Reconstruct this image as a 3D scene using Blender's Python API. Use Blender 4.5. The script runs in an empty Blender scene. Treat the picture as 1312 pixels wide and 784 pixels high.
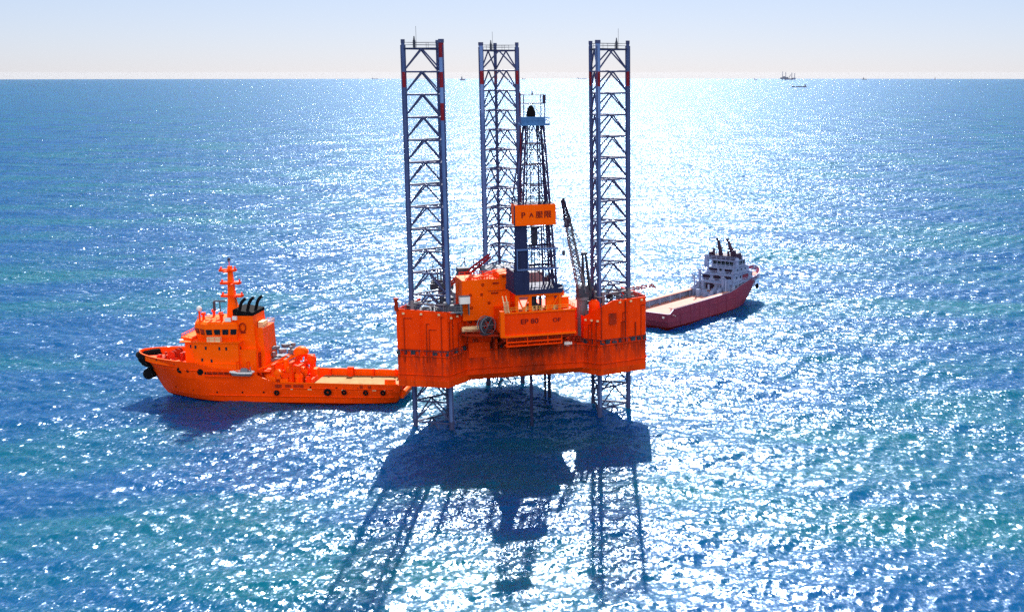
import bpy, bmesh, math, random
import numpy as np
from mathutils import Vector, Matrix
R = math.radians
scene = bpy.context.scene
COL = scene.collection

# ------------------------------------------------------------------ camera, sky, sun, exposure
H = 72.0                                   # camera height over the sea, metres
PITCH = math.atan(298.1 / 1600)          # the horizon of a round earth lies a little below eye level
cam = bpy.data.objects.new('camera', bpy.data.cameras.new('camera'))
COL.objects.link(cam)
cam.location = (0, 0, H)
cam.rotation_euler = (math.pi / 2 - PITCH, 0, 0)
cam.data.sensor_width = 36
cam.data.lens = 1600 / 1312 * 36
cam.data.shift_x = -0.125
cam.data.clip_start = 1
cam.data.clip_end = 600000
scene.camera = cam

SUN_EL, SUN_AZ = R(38.5), R(-2.0)            # azimuth from +Y towards +X
world = bpy.data.worlds.new('World'); scene.world = world
world.use_nodes = True
wn = world.node_tree; wn.nodes.clear()
sky = wn.nodes.new('ShaderNodeTexSky'); sky.sky_type = 'NISHITA'
sky.sun_disc = False
sky.sun_elevation = SUN_EL; sky.sun_rotation = SUN_AZ
sky.altitude = 0; sky.air_density = 0.8; sky.dust_density = 0.3; sky.ozone_density = 6.0
SKY_S, FILL_CLOUD_LO = 0.060, 0.44
def wnode(t, **kw):
    n = wn.nodes.new(t)
    for k_, v_ in kw.items(): setattr(n, k_, v_)
    return n
def wmath(op, a_, b_, clamp=False):
    n = wnode('ShaderNodeMath', operation=op, use_clamp=clamp)
    for s_, v_ in zip(n.inputs, (a_, b_)):
        if isinstance(v_, (int, float)): s_.default_value = v_
        else: wn.links.new(v_, s_)
    return n.outputs[0]
soft = wnode('ShaderNodeGamma'); soft.inputs[1].default_value = 0.60      # evens out the sky so the shaded sides get more light
tint = wnode('ShaderNodeMix', data_type='RGBA', blend_type='MULTIPLY'); tint.inputs[0].default_value = 1
tint.inputs[7].default_value = (0.90, 0.90, 1.03, 1)
wn.links.new(sky.outputs[0], soft.inputs[0]); wn.links.new(soft.outputs[0], tint.inputs[6])
# unseen bright clouds, added opposite the sun to light the shaded sides
tc = wnode('ShaderNodeTexCoord'); sx = wnode('ShaderNodeSeparateXYZ'); wn.links.new(tc.outputs['Generated'], sx.inputs[0])
den = wmath('ADD', wmath('MAXIMUM', sx.outputs[2], 0.0), 0.22)
cv = wnode('ShaderNodeCombineXYZ'); wn.links.new(wmath('DIVIDE', sx.outputs[0], den), cv.inputs[0]); wn.links.new(wmath('DIVIDE', sx.outputs[1], den), cv.inputs[1])
cn = wnode('ShaderNodeTexNoise'); cn.inputs['Scale'].default_value = 1.6; cn.inputs['Detail'].default_value = 7; wn.links.new(cv.outputs[0], cn.inputs['Vector'])
def ramp01(sock, lo, hi):
    n = wnode('ShaderNodeMapRange', interpolation_type='SMOOTHSTEP'); wn.links.new(sock, n.inputs[0])
    n.inputs[1].default_value = lo; n.inputs[2].default_value = hi; return n.outputs[0]
back = ramp01(wmath('MULTIPLY', sx.outputs[1], -1.0), 0.05, 0.45)
above = ramp01(sx.outputs[2], 0.0, 0.05)
fill_cloud = wmath('MULTIPLY', wmath('MULTIPLY', ramp01(cn.outputs[0], FILL_CLOUD_LO, FILL_CLOUD_LO + 0.10), back), above)
cm = wnode('ShaderNodeMix', data_type='RGBA'); wn.links.new(fill_cloud, cm.inputs[0]); wn.links.new(tint.outputs[2], cm.inputs[6])
cm.inputs[7].default_value = (0.68 / SKY_S, 0.65 / SKY_S, 0.62 / SKY_S, 1)
bg = wnode('ShaderNodeBackground'); bg.inputs['Strength'].default_value = SKY_S
wo = wnode('ShaderNodeOutputWorld')
wn.links.new(cm.outputs[2], bg.inputs[0]); wn.links.new(bg.outputs[0], wo.inputs[0])

sun = bpy.data.objects.new('sun', bpy.data.lights.new('sun', 'SUN')); COL.objects.link(sun)
sun.data.energy = 3.6; sun.data.angle = R(0.53); sun.data.color = (1.0, 0.96, 0.9)
sd = Vector((math.sin(SUN_AZ) * math.cos(SUN_EL), math.cos(SUN_AZ) * math.cos(SUN_EL), math.sin(SUN_EL)))
sun.rotation_euler = sd.to_track_quat('Z', 'Y').to_euler()
sun.location = (0, 0, 300)
vs = scene.view_settings
vs.view_transform = 'Standard'; vs.look = 'None'; vs.exposure = 1.95; vs.gamma = 1; vs.use_curve_mapping = False
scene.cycles.max_bounces = 6; scene.cycles.caustics_reflective = False
scene.cycles.caustics_refractive = False; scene.cycles.sample_clamp_indirect = 0.3; scene.cycles.blur_glossy = 4.0
scene.cycles.use_denoising = False

# ------------------------------------------------------------------ node helpers
def new_mat(name):
    m = bpy.data.materials.new(name); m.use_nodes = True
    nt = m.node_tree; nt.nodes.clear()
    return m, nt
class N:
    """tiny wrapper for building node trees"""
    def __init__(s, nt): s.nt = nt
    def new(s, t, **kw):
        n = s.nt.nodes.new(t)
        for k, v in kw.items(): setattr(n, k, v)
        return n
    def put(s, sock, v):
        if hasattr(v, 'is_linked') or isinstance(v, bpy.types.NodeSocket): s.nt.links.new(v, sock)
        else: sock.default_value = v
    def math(s, op, a, b=0.0, clamp=False):
        n = s.new('ShaderNodeMath', operation=op, use_clamp=clamp)
        s.put(n.inputs[0], a); s.put(n.inputs[1], b); return n.outputs[0]
    def vmath(s, op, a, b=(0, 0, 0)):
        n = s.new('ShaderNodeVectorMath', operation=op)
        s.put(n.inputs[0], a); s.put(n.inputs[1], b); return n.outputs[0]
    def scale(s, a, f):
        n = s.new('ShaderNodeVectorMath', operation='SCALE'); s.put(n.inputs[0], a); s.put(n.inputs['Scale'], f); return n.outputs[0]
    def noise(s, vec, scale, detail=2.0, rough=0.5, dims='3D', out=0):
        n = s.new('ShaderNodeTexNoise', noise_dimensions=dims)
        s.put(n.inputs['Vector'], vec); n.inputs['Scale'].default_value = scale
        n.inputs['Detail'].default_value = detail; n.inputs['Roughness'].default_value = rough
        return n.outputs[out]
    def ramp(s, v, lo, hi, a=0.0, b=1.0):
        n = s.new('ShaderNodeMapRange'); s.put(n.inputs[0], v)
        n.inputs[1].default_value = lo; n.inputs[2].default_value = hi; n.inputs[3].default_value = a; n.inputs[4].default_value = b
        return n.outputs[0]
    def mix(s, f, a, b):
        n = s.new('ShaderNodeMix', data_type='RGBA'); s.put(n.inputs[0], f)
        s.put(n.inputs[6], a); s.put(n.inputs[7], b); return n.outputs[2]

# ------------------------------------------------------------------ the sea
def water_material():
    m, nt = new_mat('sea_water'); k = N(nt)
    geo = k.new('ShaderNodeNewGeometry')
    pos = geo.outputs['Position']
    flat = k.vmath('MULTIPLY', pos, (1, 1, 0))
    lost = k.new('ShaderNodeAttribute', attribute_name='lost_slope').outputs['Fac']
    # ripples too small for the mesh: random slopes in world space
    r1 = k.vmath('SUBTRACT', k.noise(k.vmath('MULTIPLY', flat, (1.0, 0.6, 1)), 1.7, 2.0, 0.55, '2D', 1), (0.5, 0.5, 0.5))
    r2 = k.vmath('SUBTRACT', k.noise(k.vmath('MULTIPLY', flat, (0.8, 1.0, 1)), 0.5, 3.0, 0.65, '2D', 1), (0.5, 0.5, 0.5))
    # gusts: patches and streaks of rougher and calmer water
    gust = k.ramp(k.noise(k.vmath('MULTIPLY', flat, (0.5, 1.0, 1)), 0.022, 3.0, 0.6, '2D'), 0.36, 0.66, 0.62, 1.3)
    v = k.vmath('ADD', k.scale(r1, k.math('MULTIPLY', gust, RIPPLE)), k.scale(r2, k.math('MULTIPLY', lost, 6.5)))
    v = k.vmath('MULTIPLY', v, (1, 1, 0))
    nrm = k.vmath('NORMALIZE', k.vmath('ADD', geo.outputs['Normal'], v))
    # body colour: deep blue with greener patches
    g = k.ramp(k.noise(k.vmath('MULTIPLY', flat, (0.35, 1, 1)), 0.03, 3.0, 0.6, '2D'), 0.42, 0.68)
    body = k.mix(g, (0.001, 0.045, 0.126, 1), (0.002, 0.068, 0.096, 1))
    dif = k.new('ShaderNodeBsdfDiffuse'); k.put(dif.inputs['Color'], body); k.put(dif.inputs['Normal'], nrm)
    sss = k.new('ShaderNodeSubsurfaceScattering', falloff='BURLEY'); k.put(sss.inputs['Color'], body); sss.inputs['Scale'].default_value = 1.0
    sss.inputs['Radius'].default_value = (3.0, 14.0, 40.0)         # light carried sideways under the surface
    dmx = k.new('ShaderNodeMixShader'); dmx.inputs[0].default_value = SCATTER
    nt.links.new(dif.outputs[0], dmx.inputs[1]); nt.links.new(sss.outputs[0], dmx.inputs[2])
    gl = k.new('ShaderNodeBsdfGlossy', distribution='GGX'); gl.inputs['Roughness'].default_value = 0.232
    gl.inputs['Color'].default_value = (0.50, 0.64, 0.88, 1); k.put(gl.inputs['Normal'], nrm)
    fr = k.new('ShaderNodeFresnel'); fr.inputs['IOR'].default_value = 1.33; k.put(fr.inputs['Normal'], nrm)
    fac = k.math('MINIMUM', k.math('MULTIPLY', fr.outputs[0], 1.15), FRMAX)
    mx = k.new('ShaderNodeMixShader'); k.put(mx.inputs[0], fac)
    k.nt.links.new(dmx.outputs[0], mx.inputs[1]); k.nt.links.new(gl.outputs[0], mx.inputs[2])
    out = k.new('ShaderNodeOutputMaterial'); nt.links.new(mx.outputs[0], out.inputs[0])
    return m
RIPPLE, FRMAX, SCATTER = 0.78, 0.175, 0.8

def build_sea():
    rng = np.random.default_rng(7)
    dense = np.radians(np.linspace(-37, 27, SEA_COLS))
    rest = np.radians(np.linspace(27, 323, 60))[1:-1]
    az = np.concatenate([dense, rest])
    # rings: coarse under the camera, dense over the water in view, coarse to the horizon
    r = [3, 15, 40, 80, 110]
    x = 130.0
    while x < 7000: r.append(x); x *= 1 + SEA_STEP * (1 + max(0, (x - 900)) / 2500)
    while x < 45000: r.append(x); x *= 1.03
    r = np.array(r)
    na, nr = len(az), len(r)
    A, RR = np.meshgrid(az, r)
    X = (RR * np.sin(A)).ravel(); Y = (RR * np.cos(A)).ravel()
    Zx = np.zeros_like(X); DX = np.zeros_like(X); DY = np.zeros_like(X)
    # grid spacing per ring (the larger of the two directions)
    dr = np.gradient(r); da = dense[1] - dense[0]
    space = np.maximum(dr, r * da)
    lost2 = np.zeros(nr)
    n = 130
    lam = np.exp(np.linspace(math.log(1.15), math.log(48), n))
    for i in range(n):
        L = lam[i] * rng.uniform(0.97, 1.03)
        th = rng.normal(0, 0.62 if L > 5 else 0.9) + R(-68)            # travel direction, mostly towards the camera
        sl = (0.0215 if L < 3 else 0.0168 if L < 8 else 0.0095 if L < 18 else 0.0075)      # rms slope of this component
        a = sl * math.sqrt(2) * L / (2 * math.pi); kx, ky = 2 * math.pi / L * math.cos(th), 2 * math.pi / L * math.sin(th)
        w = np.clip((L / space - 2.6) / 2.5, 0, 1)
        lost2 += (1 - w ** 2) * sl ** 2
        rows = np.nonzero(w > 0)[0]
        if len(rows) == 0: continue
        lo, hi = rows[0], rows[-1] + 1
        s = slice(lo * na, hi * na)
        ph = kx * X[s] + ky * Y[s] + rng.uniform(0, 6.28)
        W = np.repeat(w[lo:hi], na) * a
        sn = np.sin(ph)
        Zx[s] += W * np.cos(ph)
        DX[s] -= W * sn * math.cos(th) * 0.85; DY[s] -= W * sn * math.sin(th) * 0.85
    Zx -= (X * X + Y * Y) / (2 * 7.4e6)               # earth's curve, with refraction
    co = np.stack([X + DX, Y + DY, Zx], 1).astype(np.float32)
    i = np.arange(nr - 1)[:, None] * na; j = np.arange(na)[None, :]; j2 = (j + 1) % na
    q = np.stack([i + j, i + na + j, i + na + j2, i + j2], 2).reshape(-1, 4)[:, ::-1]
    q = np.ascontiguousarray(q, dtype=np.int32)
    me = bpy.data.meshes.new('sea')
    me.vertices.add(len(co)); me.vertices.foreach_set('co', co.ravel())
    me.loops.add(q.size); me.loops.foreach_set('vertex_index', q.ravel())
    me.polygons.add(len(q))
    me.polygons.foreach_set('loop_start', np.arange(0, q.size, 4, dtype=np.int32))
    me.polygons.foreach_set('use_smooth', np.ones(len(q), dtype=bool))
    me.update(calc_edges=True)
    at = me.attributes.new('lost_slope', 'FLOAT', 'POINT')
    at.data.foreach_set('value', np.repeat(np.sqrt(np.maximum(lost2, 0)), na).astype(np.float32))
    me.materials.append(water_material())
    o = bpy.data.objects.new('sea', me); COL.objects.link(o); o['kind'] = 'structure'
    print('sea verts', len(co), 'rms slope', lost2[-1] ** 0.5)
    return o
SEA_COLS, SEA_STEP = 1200, 0.0019
build_sea()

# ------------------------------------------------------------------ mesh helpers
class MB:
    """collects simple solids and links them as ONE mesh object"""
    def __init__(s): s.v = []; s.f = []; s.m = []; s.solids = []
    def _add(s, vs, fs, m):
        o = len(s.v); s.v += [tuple(v) for v in vs]
        s.f += [tuple(o + i for i in f) for f in fs]; s.m += [m] * len(fs); s.solids.append((o, len(s.v), len(s.f) - len(fs), len(s.f)))
    def box(s, x0, x1, y0, y1, z0, z1, m=0, rz=0.0, taper=0.0):
        cx, cy = (x0 + x1) / 2, (y0 + y1) / 2
        vs = []
        for z, t in ((z0, 0), (z1, taper)):
            for x, y in ((x0 + t, y0 + t), (x1 - t, y0 + t), (x1 - t, y1 - t), (x0 + t, y1 - t)):
                if rz:
                    dx, dy = x - cx, y - cy
                    x, y = cx + dx * math.cos(rz) - dy * math.sin(rz), cy + dx * math.sin(rz) + dy * math.cos(rz)
                vs.append((x, y, z))
        s._add(vs, [(3, 2, 1, 0), (4, 5, 6, 7), (0, 1, 5, 4), (1, 2, 6, 5), (2, 3, 7, 6), (3, 0, 4, 7)], m); return s
    def bar(s, p, q, r, n=6, r2=None, m=0):
        p, q = Vector(p), Vector(q); d = q - p
        if d.length < 1e-6: return s
        d.normalize(); a = d.orthogonal().normalized(); b = d.cross(a)
        r2 = r if r2 is None else r2; vs = []
        for c, rr in ((p, r), (q, r2)):
            for i in range(n):
                t = 2 * math.pi * (i + 0.5) / n
                vs.append(c + a * (rr * math.cos(t)) + b * (rr * math.sin(t)))
        fs = [(i, (i + 1) % n, n + (i + 1) % n, n + i) for i in range(n)]
        fs += [tuple(range(n - 1, -1, -1)), tuple(range(n, 2 * n))]
        s._add(vs, fs, m); return s
    def tube(s, pts, r, n=6, m=0):
        for a, b in zip(pts, pts[1:]): s.bar(a, b, r, n, m=m)
        return s
    def prism(s, poly, z0, z1, m=0, poly1=None, top=True, bottom=True):
        n = len(poly); poly1 = poly1 or poly
        zz0 = z0 if hasattr(z0, '__len__') else [z0] * n
        zz1 = z1 if hasattr(z1, '__len__') else [z1] * n
        vs = [(x, y, z) for (x, y), z in zip(poly, zz0)] + [(x, y, z) for (x, y), z in zip(poly1, zz1)]
        fs = [(i, (i + 1) % n, n + (i + 1) % n, n + i) for i in range(n)]
        if bottom: fs.append(tuple(range(n - 1, -1, -1)))
        if top: fs.append(tuple(range(n, 2 * n)))
        s._add(vs, fs, m); return s
    def wall(s, pts, z0, z1, t, m=0):
        """thin upright wall along an open line of (x, y) points"""
        for (a, b) in zip(pts, pts[1:]):
            d = (Vector(b) - Vector(a)); L = d.length
            nrm = Vector((-d.y, d.x)) / L * t
            s.prism([a, b, (b[0] + nrm.x, b[1] + nrm.y), (a[0] + nrm.x, a[1] + nrm.y)], z0, z1, m)
        return s
    def lathe(s, c, prof, n=16, m=0, axis='Z'):
        vs = []; k = len(prof)
        for r, z in prof:
            for i in range(n):
                t = 2 * math.pi * i / n
                x, y = r * math.cos(t), r * math.sin(t)
                p = (x, y, z) if axis == 'Z' else (z, x, y) if axis == 'X' else (y, z, x)
                vs.append((c[0] + p[0], c[1] + p[1], c[2] + p[2]))
        fs = [(j * n + i, j * n + (i + 1) % n, (j + 1) * n + (i + 1) % n, (j + 1) * n + i) for j in range(k - 1) for i in range(n)]
        fs += [tuple(range(n - 1, -1, -1)), tuple(range((k - 1) * n, k * n))]
        s._add(vs, fs, m); return s
    def ball(s, c, r, m=0, sz=1.0, n=12):
        k = 8
        return s.lathe(c, [(max(1e-3, r * math.sin(math.pi * i / k)), -r * sz * math.cos(math.pi * i / k)) for i in range(k + 1)], n, m)
    def ring(s, c, R_, r, n=14, m=0, axis='Y', k=6, sq=1.0):
        vs = []
        for i in range(n):
            t = 2 * math.pi * i / n
            for j in range(k):
                u = 2 * math.pi * j / k
                rr = R_ + r * math.cos(u); h = r * math.sin(u)
                x, z = rr * math.cos(t) * sq, rr * math.sin(t)
                p = (x, h, z) if axis == 'Y' else (h, x, z) if axis == 'X' else (x, z, h)
                vs.append((c[0] + p[0], c[1] + p[1], c[2] + p[2]))
        fs = [(i * k + j, i * k + (j + 1) % k, ((i + 1) % n) * k + (j + 1) % k, ((i + 1) % n) * k + j) for i in range(n) for j in range(k)]
        s._add(vs, fs, m); return s
    def lattice(s, p, q, w0, w1, bays, rc, rb, up=(0, 0, 1), m=0):
        """square lattice boom from p to q"""
        p, q = Vector(p), Vector(q); d = (q - p).normalized()
        a = d.cross(Vector(up)).normalized(); b = a.cross(d)
        st = []
        for i in range(bays + 1):
            t = i / bays; c = p.lerp(q, t); w = w0 + (w1 - w0) * t
            st.append([c + a * w * sx + b * w * sy for sx, sy in ((1, 1), (1, -1), (-1, -1), (-1, 1))])
        for j in range(4):
            s.bar(st[0][j], st[-1][j], rc, 5, m=m)
            for i in range(bays):
                s.bar(st[i][j], st[i + 1][(j + 1) % 4], rb, 4, m=m)
                s.bar(st[i + 1][j], st[i + 1][(j + 1) % 4], rb, 4, m=m)
        return s
    def rail(s, pts, h=1.1, step=1.6, r=0.045, m=0, rows=(1.0, 0.55), closed=False):
        pts = [Vector(p) for p in pts]
        if closed: pts = pts + [pts[0]]
        for a, b in zip(pts, pts[1:]):
            n = max(1, int((b - a).length / step))
            for i in range(n + 1):
                p = a.lerp(b, i / n); s.bar(p, p + Vector((0, 0, h)), r, 4, m=m)
            for k in rows: s.bar(a + Vector((0, 0, h * k)), b + Vector((0, 0, h * k)), r, 4, m=m)
        return s
    def ladder(s, p, q, w=0.5, m=0, r=0.05):
        p, q = Vector(p), Vector(q); off = Vector((w / 2, 0, 0))
        s.bar(p - off, q - off, r, 4, m=m); s.bar(p + off, q + off, r, 4, m=m)
        n = int((q - p).length / 0.45)
        for i in range(1, n): c = p.lerp(q, i / n); s.bar(c - off, c + off, r * 0.7, 4, m=m)
        return s
    def build_each(s, name, mats, parent=None, smooth=True):
        """one object per solid"""
        out = []
        for (v0, v1, f0, f1) in s.solids:
            q = MB(); q.v = s.v[v0:v1]; q.f = [tuple(i - v0 for i in f) for f in s.f[f0:f1]]; q.m = s.m[f0:f1]
            out.append(q.build(name, mats, parent, smooth))
        return out
    def build(s, name, mats, parent=None, smooth=True):
        me = bpy.data.meshes.new(name); me.from_pydata(s.v, [], s.f)
        for m in (mats if isinstance(mats, (list, tuple)) else [mats]): me.materials.append(m)
        me.polygons.foreach_set('material_index', s.m)
        bm = bmesh.new(); bm.from_mesh(me); bmesh.ops.recalc_face_normals(bm, faces=bm.faces); bm.to_mesh(me); bm.free()
        if smooth:
            me.polygons.foreach_set('use_smooth', [True] * len(me.polygons)); me.set_sharp_from_angle(angle=R(38))
        me.update()
        o = bpy.data.objects.new(name, me); COL.objects.link(o)
        if parent: o.parent = parent
        return o

def tag(o, label=None, cat=None, group=None, kind=None):
    if label: o['label'] = label
    if cat: o['category'] = cat
    if group: o['group'] = group
    if kind: o['kind'] = kind
    return o
def thing(name, label, cat, loc=(0, 0, 0), rz=0.0, group=None):
    o = bpy.data.objects.new(name, None); COL.objects.link(o)
    o.location = loc; o.rotation_euler = (0, 0, rz); o.empty_display_size = 2
    return tag(o, label, cat, group)
def copy_tree(o, parent=None):
    c = o.copy(); COL.objects.link(c)
    if parent: c.parent = parent
    for ch in list(o.children): copy_tree(ch, c)
    return c
def text_part(name, s, size, mat, parent, loc, rot, depth=0.04, sx=1.0):
    cu = bpy.data.curves.new(name, 'FONT'); cu.body = s; cu.size = size; cu.extrude = depth; cu.offset = 0.014 * size
    cu.align_x = 'CENTER'; cu.align_y = 'CENTER'
    tmp = bpy.data.objects.new(name + '_curve', cu); COL.objects.link(tmp)
    dg = bpy.context.evaluated_depsgraph_get()
    me = bpy.data.meshes.new_from_object(tmp.evaluated_get(dg))
    bpy.data.objects.remove(tmp); bpy.data.curves.remove(cu)
    me.materials.clear(); me.materials.append(mat)
    M = Matrix.Translation(loc) @ Matrix.Rotation(rot[2], 4, 'Z') @ Matrix.Rotation(rot[0], 4, 'X') @ Matrix.Diagonal((sx, 1, 1, 1))
    me.transform(M)
    me.name = name
    o = bpy.data.objects.new(name, me); COL.objects.link(o); o.parent = parent
    return o

# ------------------------------------------------------------------ materials
def paint(name, col, dark=None, rough=0.5, streak=0.35, rust=0.0, spec=0.05, band=None, blots=(), seams=0.0, metal=0.0):
    """weathered paint: faded patches, vertical streaks, optional rust and plate seams, all in the object's own metres"""
    m, nt = new_mat(name); k = N(nt)
    dark = dark or tuple(c * 0.55 for c in col)
    co = k.new('ShaderNodeTexCoord').outputs['Object']
    c = (*col, 1)
    big = k.ramp(k.noise(co, 0.22, 3.0, 0.6), 0.40, 0.72)
    st = k.ramp(k.noise(k.vmath('MULTIPLY', co, (1.7, 1.7, 0.10)), 1.0, 4.0, 0.65), 0.48, 0.76)
    f = k.math('MULTIPLY', k.math('ADD', k.math('MULTIPLY', big, 0.75), k.math('MULTIPLY', st, 0.7)), streak, True)
    c = k.mix(f, c, (*dark, 1))
    if seams:
        sep = k.new('ShaderNodeSeparateXYZ'); k.put(sep.inputs[0], co)
        def line(s, step, w):
            fr = k.math('FRACT', k.math('DIVIDE', k.math('ADD', s, 500.0), step))
            return k.math('LESS_THAN', fr, w / step)
        ln = k.math('MAXIMUM', line(sep.outputs[2], 2.35, 0.10), line(k.math('ADD', sep.outputs[0], k.math('MULTIPLY', sep.outputs[1], 0.6)), 3.1, 0.09))
        c = k.mix(k.math('MULTIPLY', ln, seams), c, (*[x * 0.5 for x in dark], 1))
    if rust:
        rs = k.ramp(k.noise(k.vmath('MULTIPLY', co, (1.0, 1.0, 0.28)), 1.4, 5.0, 0.7), 0.60 - 0.1 * rust, 0.72)
        c = k.mix(k.math('MULTIPLY', rs, min(1, rust)), c, (0.07, 0.022, 0.012, 1))
    if band:
        # a weathered strip between two heights, ragged below: (z0, z1, strength)
        sep = k.new('ShaderNodeSeparateXYZ'); k.put(sep.inputs[0], co)
        n1 = k.noise(k.vmath('MULTIPLY', co, (1.3, 1.3, 0.22)), 1.0, 5.0, 0.7)
        up = k.ramp(sep.outputs[2], band[0], band[1])
        dn = k.ramp(sep.outputs[2], band[1], band[1] + 0.4, 1.0, 0.0)
        g = k.math('MULTIPLY', k.math('MULTIPLY', up, dn), k.ramp(n1, 0.40, 0.62))
        c = k.mix(k.math('MULTIPLY', g, band[2], True), c, (0.10, 0.02, 0.012, 1))
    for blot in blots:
        # a dark maroon patch with ragged edges: (x, z, rx, rz, strength)
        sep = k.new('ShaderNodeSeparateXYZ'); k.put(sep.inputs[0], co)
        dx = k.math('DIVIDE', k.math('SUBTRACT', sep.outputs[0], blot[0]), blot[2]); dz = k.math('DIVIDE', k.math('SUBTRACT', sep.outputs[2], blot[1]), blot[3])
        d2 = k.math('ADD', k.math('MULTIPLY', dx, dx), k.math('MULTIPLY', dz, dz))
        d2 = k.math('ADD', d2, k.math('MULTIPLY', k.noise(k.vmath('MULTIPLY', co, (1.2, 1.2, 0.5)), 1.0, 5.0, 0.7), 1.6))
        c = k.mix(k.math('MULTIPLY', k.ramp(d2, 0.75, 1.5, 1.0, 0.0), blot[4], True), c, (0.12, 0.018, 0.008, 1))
    b = k.new('ShaderNodeBsdfPrincipled'); k.put(b.inputs['Base Color'], c)
    k.put(b.inputs['Roughness'], k.ramp(st, 0, 1, rough, min(1, rough + 0.2)))
    b.inputs['Specular IOR Level'].default_value = spec; b.inputs['Metallic'].default_value = metal
    o = k.new('ShaderNodeOutputMaterial'); nt.links.new(b.outputs[0], o.inputs[0])
    return m
OR = (0.97, 0.060, 0.0005)
M = dict(
    orange=paint('orange_paint', OR, (0.70, 0.042, 0.002), streak=0.5),
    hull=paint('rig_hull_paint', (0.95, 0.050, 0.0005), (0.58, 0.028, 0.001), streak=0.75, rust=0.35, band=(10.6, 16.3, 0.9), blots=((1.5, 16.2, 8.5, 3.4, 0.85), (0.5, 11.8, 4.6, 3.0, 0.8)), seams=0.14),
    house=paint('rig_wall_paint', (0.97, 0.054, 0.0005), (0.68, 0.034, 0.002), streak=0.7, rust=0.22, seams=0.13),
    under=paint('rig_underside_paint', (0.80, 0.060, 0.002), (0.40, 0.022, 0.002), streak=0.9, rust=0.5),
    bright=paint('bright_orange_paint', (1.0, 0.118, 0.0005), (0.92, 0.07, 0.0005), streak=0.4, seams=0.12),
    redbrown=paint('dull_red_paint', (0.42, 0.030, 0.008), (0.16, 0.014, 0.008), streak=0.9, rust=0.8),
    shiphull=paint('ship_hull_paint', (0.98, 0.070, 0.0005), (0.64, 0.035, 0.002), streak=0.6, rust=0.10, seams=0.12),
    boot=paint('dark_boot_paint', (0.16, 0.012, 0.010), streak=0.6),
    tan=paint('tan_wood_deck', (0.32, 0.20, 0.09), (0.20, 0.12, 0.05), rough=0.8, streak=0.8),
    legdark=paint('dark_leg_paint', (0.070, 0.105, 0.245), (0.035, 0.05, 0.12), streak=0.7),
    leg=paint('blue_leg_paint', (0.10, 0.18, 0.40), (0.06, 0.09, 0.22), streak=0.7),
    brace=paint('dark_brace_paint', (0.065, 0.085, 0.19), (0.03, 0.03, 0.07), streak=0.7),
    bandred=paint('red_band_paint', (0.22, 0.018, 0.030), streak=0.5),
    bandpale=paint('pale_blue_band_paint', (0.16, 0.26, 0.52), streak=0.4),
    purple=paint('purple_brace_paint', (0.05, 0.04, 0.10), streak=0.6),
    navy=paint('navy_windwall', (0.022, 0.030, 0.085), (0.012, 0.014, 0.04), streak=0.6),
    blue=paint('blue_paint', (0.07, 0.19, 0.42), streak=0.3),
    grey=paint('grey_steel', (0.20, 0.22, 0.26), (0.09, 0.10, 0.13), streak=0.8, rust=0.2),
    dgrey=paint('dark_grey_steel', (0.060, 0.068, 0.095), streak=0.8, rust=0.2),
    black=paint('black_rubber', (0.008, 0.008, 0.010), rough=0.95, streak=0.4),
    white=paint('white_paint', (0.80, 0.80, 0.78), (0.55, 0.52, 0.48), streak=0.4),
    cream=paint('cream_paint', (0.80, 0.55, 0.30), streak=0.4),
    yellow=paint('yellow_paint', (0.85, 0.42, 0.05), streak=0.4),
    mark=paint('dark_red_lettering', (0.17, 0.012, 0.012), streak=0.3),
    maroon=paint('maroon_hull_paint', (0.24, 0.046, 0.085), (0.14, 0.035, 0.08), streak=0.7, rust=0.15, seams=0.12),
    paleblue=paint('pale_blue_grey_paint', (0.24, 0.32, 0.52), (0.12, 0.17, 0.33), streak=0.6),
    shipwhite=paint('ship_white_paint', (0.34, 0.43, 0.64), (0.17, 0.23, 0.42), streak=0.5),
    pink=paint('pink_buff_deck', (0.50, 0.25, 0.21), (0.36, 0.18, 0.16), rough=0.8, streak=0.6),
    mast=paint('dark_mast_paint', (0.045, 0.030, 0.060), streak=0.5),
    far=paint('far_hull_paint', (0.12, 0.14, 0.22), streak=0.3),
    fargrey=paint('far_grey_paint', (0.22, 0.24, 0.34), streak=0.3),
)
def glass_mat():
    m, nt = new_mat('dark_window_glass'); k = N(nt)
    b = k.new('ShaderNodeBsdfPrincipled'); b.inputs['Base Color'].default_value = (0.012, 0.013, 0.018, 1)
    b.inputs['Roughness'].default_value = 0.08; b.inputs['Specular IOR Level'].default_value = 0.4
    o = k.new('ShaderNodeOutputMaterial'); nt.links.new(b.outputs[0], o.inputs[0]); return m
M['glass'] = glass_mat()

# ------------------------------------------------------------------ the jack-up drilling platform
RIG_O, RIG_YAW = Vector((-24.75, 257.73, 0)), R(19.58)
rig = thing('jackup_rig', 'large orange drilling platform on three tall blue lattice legs, its derrick at the stern', 'drilling platform', RIG_O, RIG_YAW)
rigM = Matrix.Translation(RIG_O) @ Matrix.Rotation(RIG_YAW, 4, 'Z')
def on_rig(x, y, z): return tuple(rigM @ Vector((x, y, z)))

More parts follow.
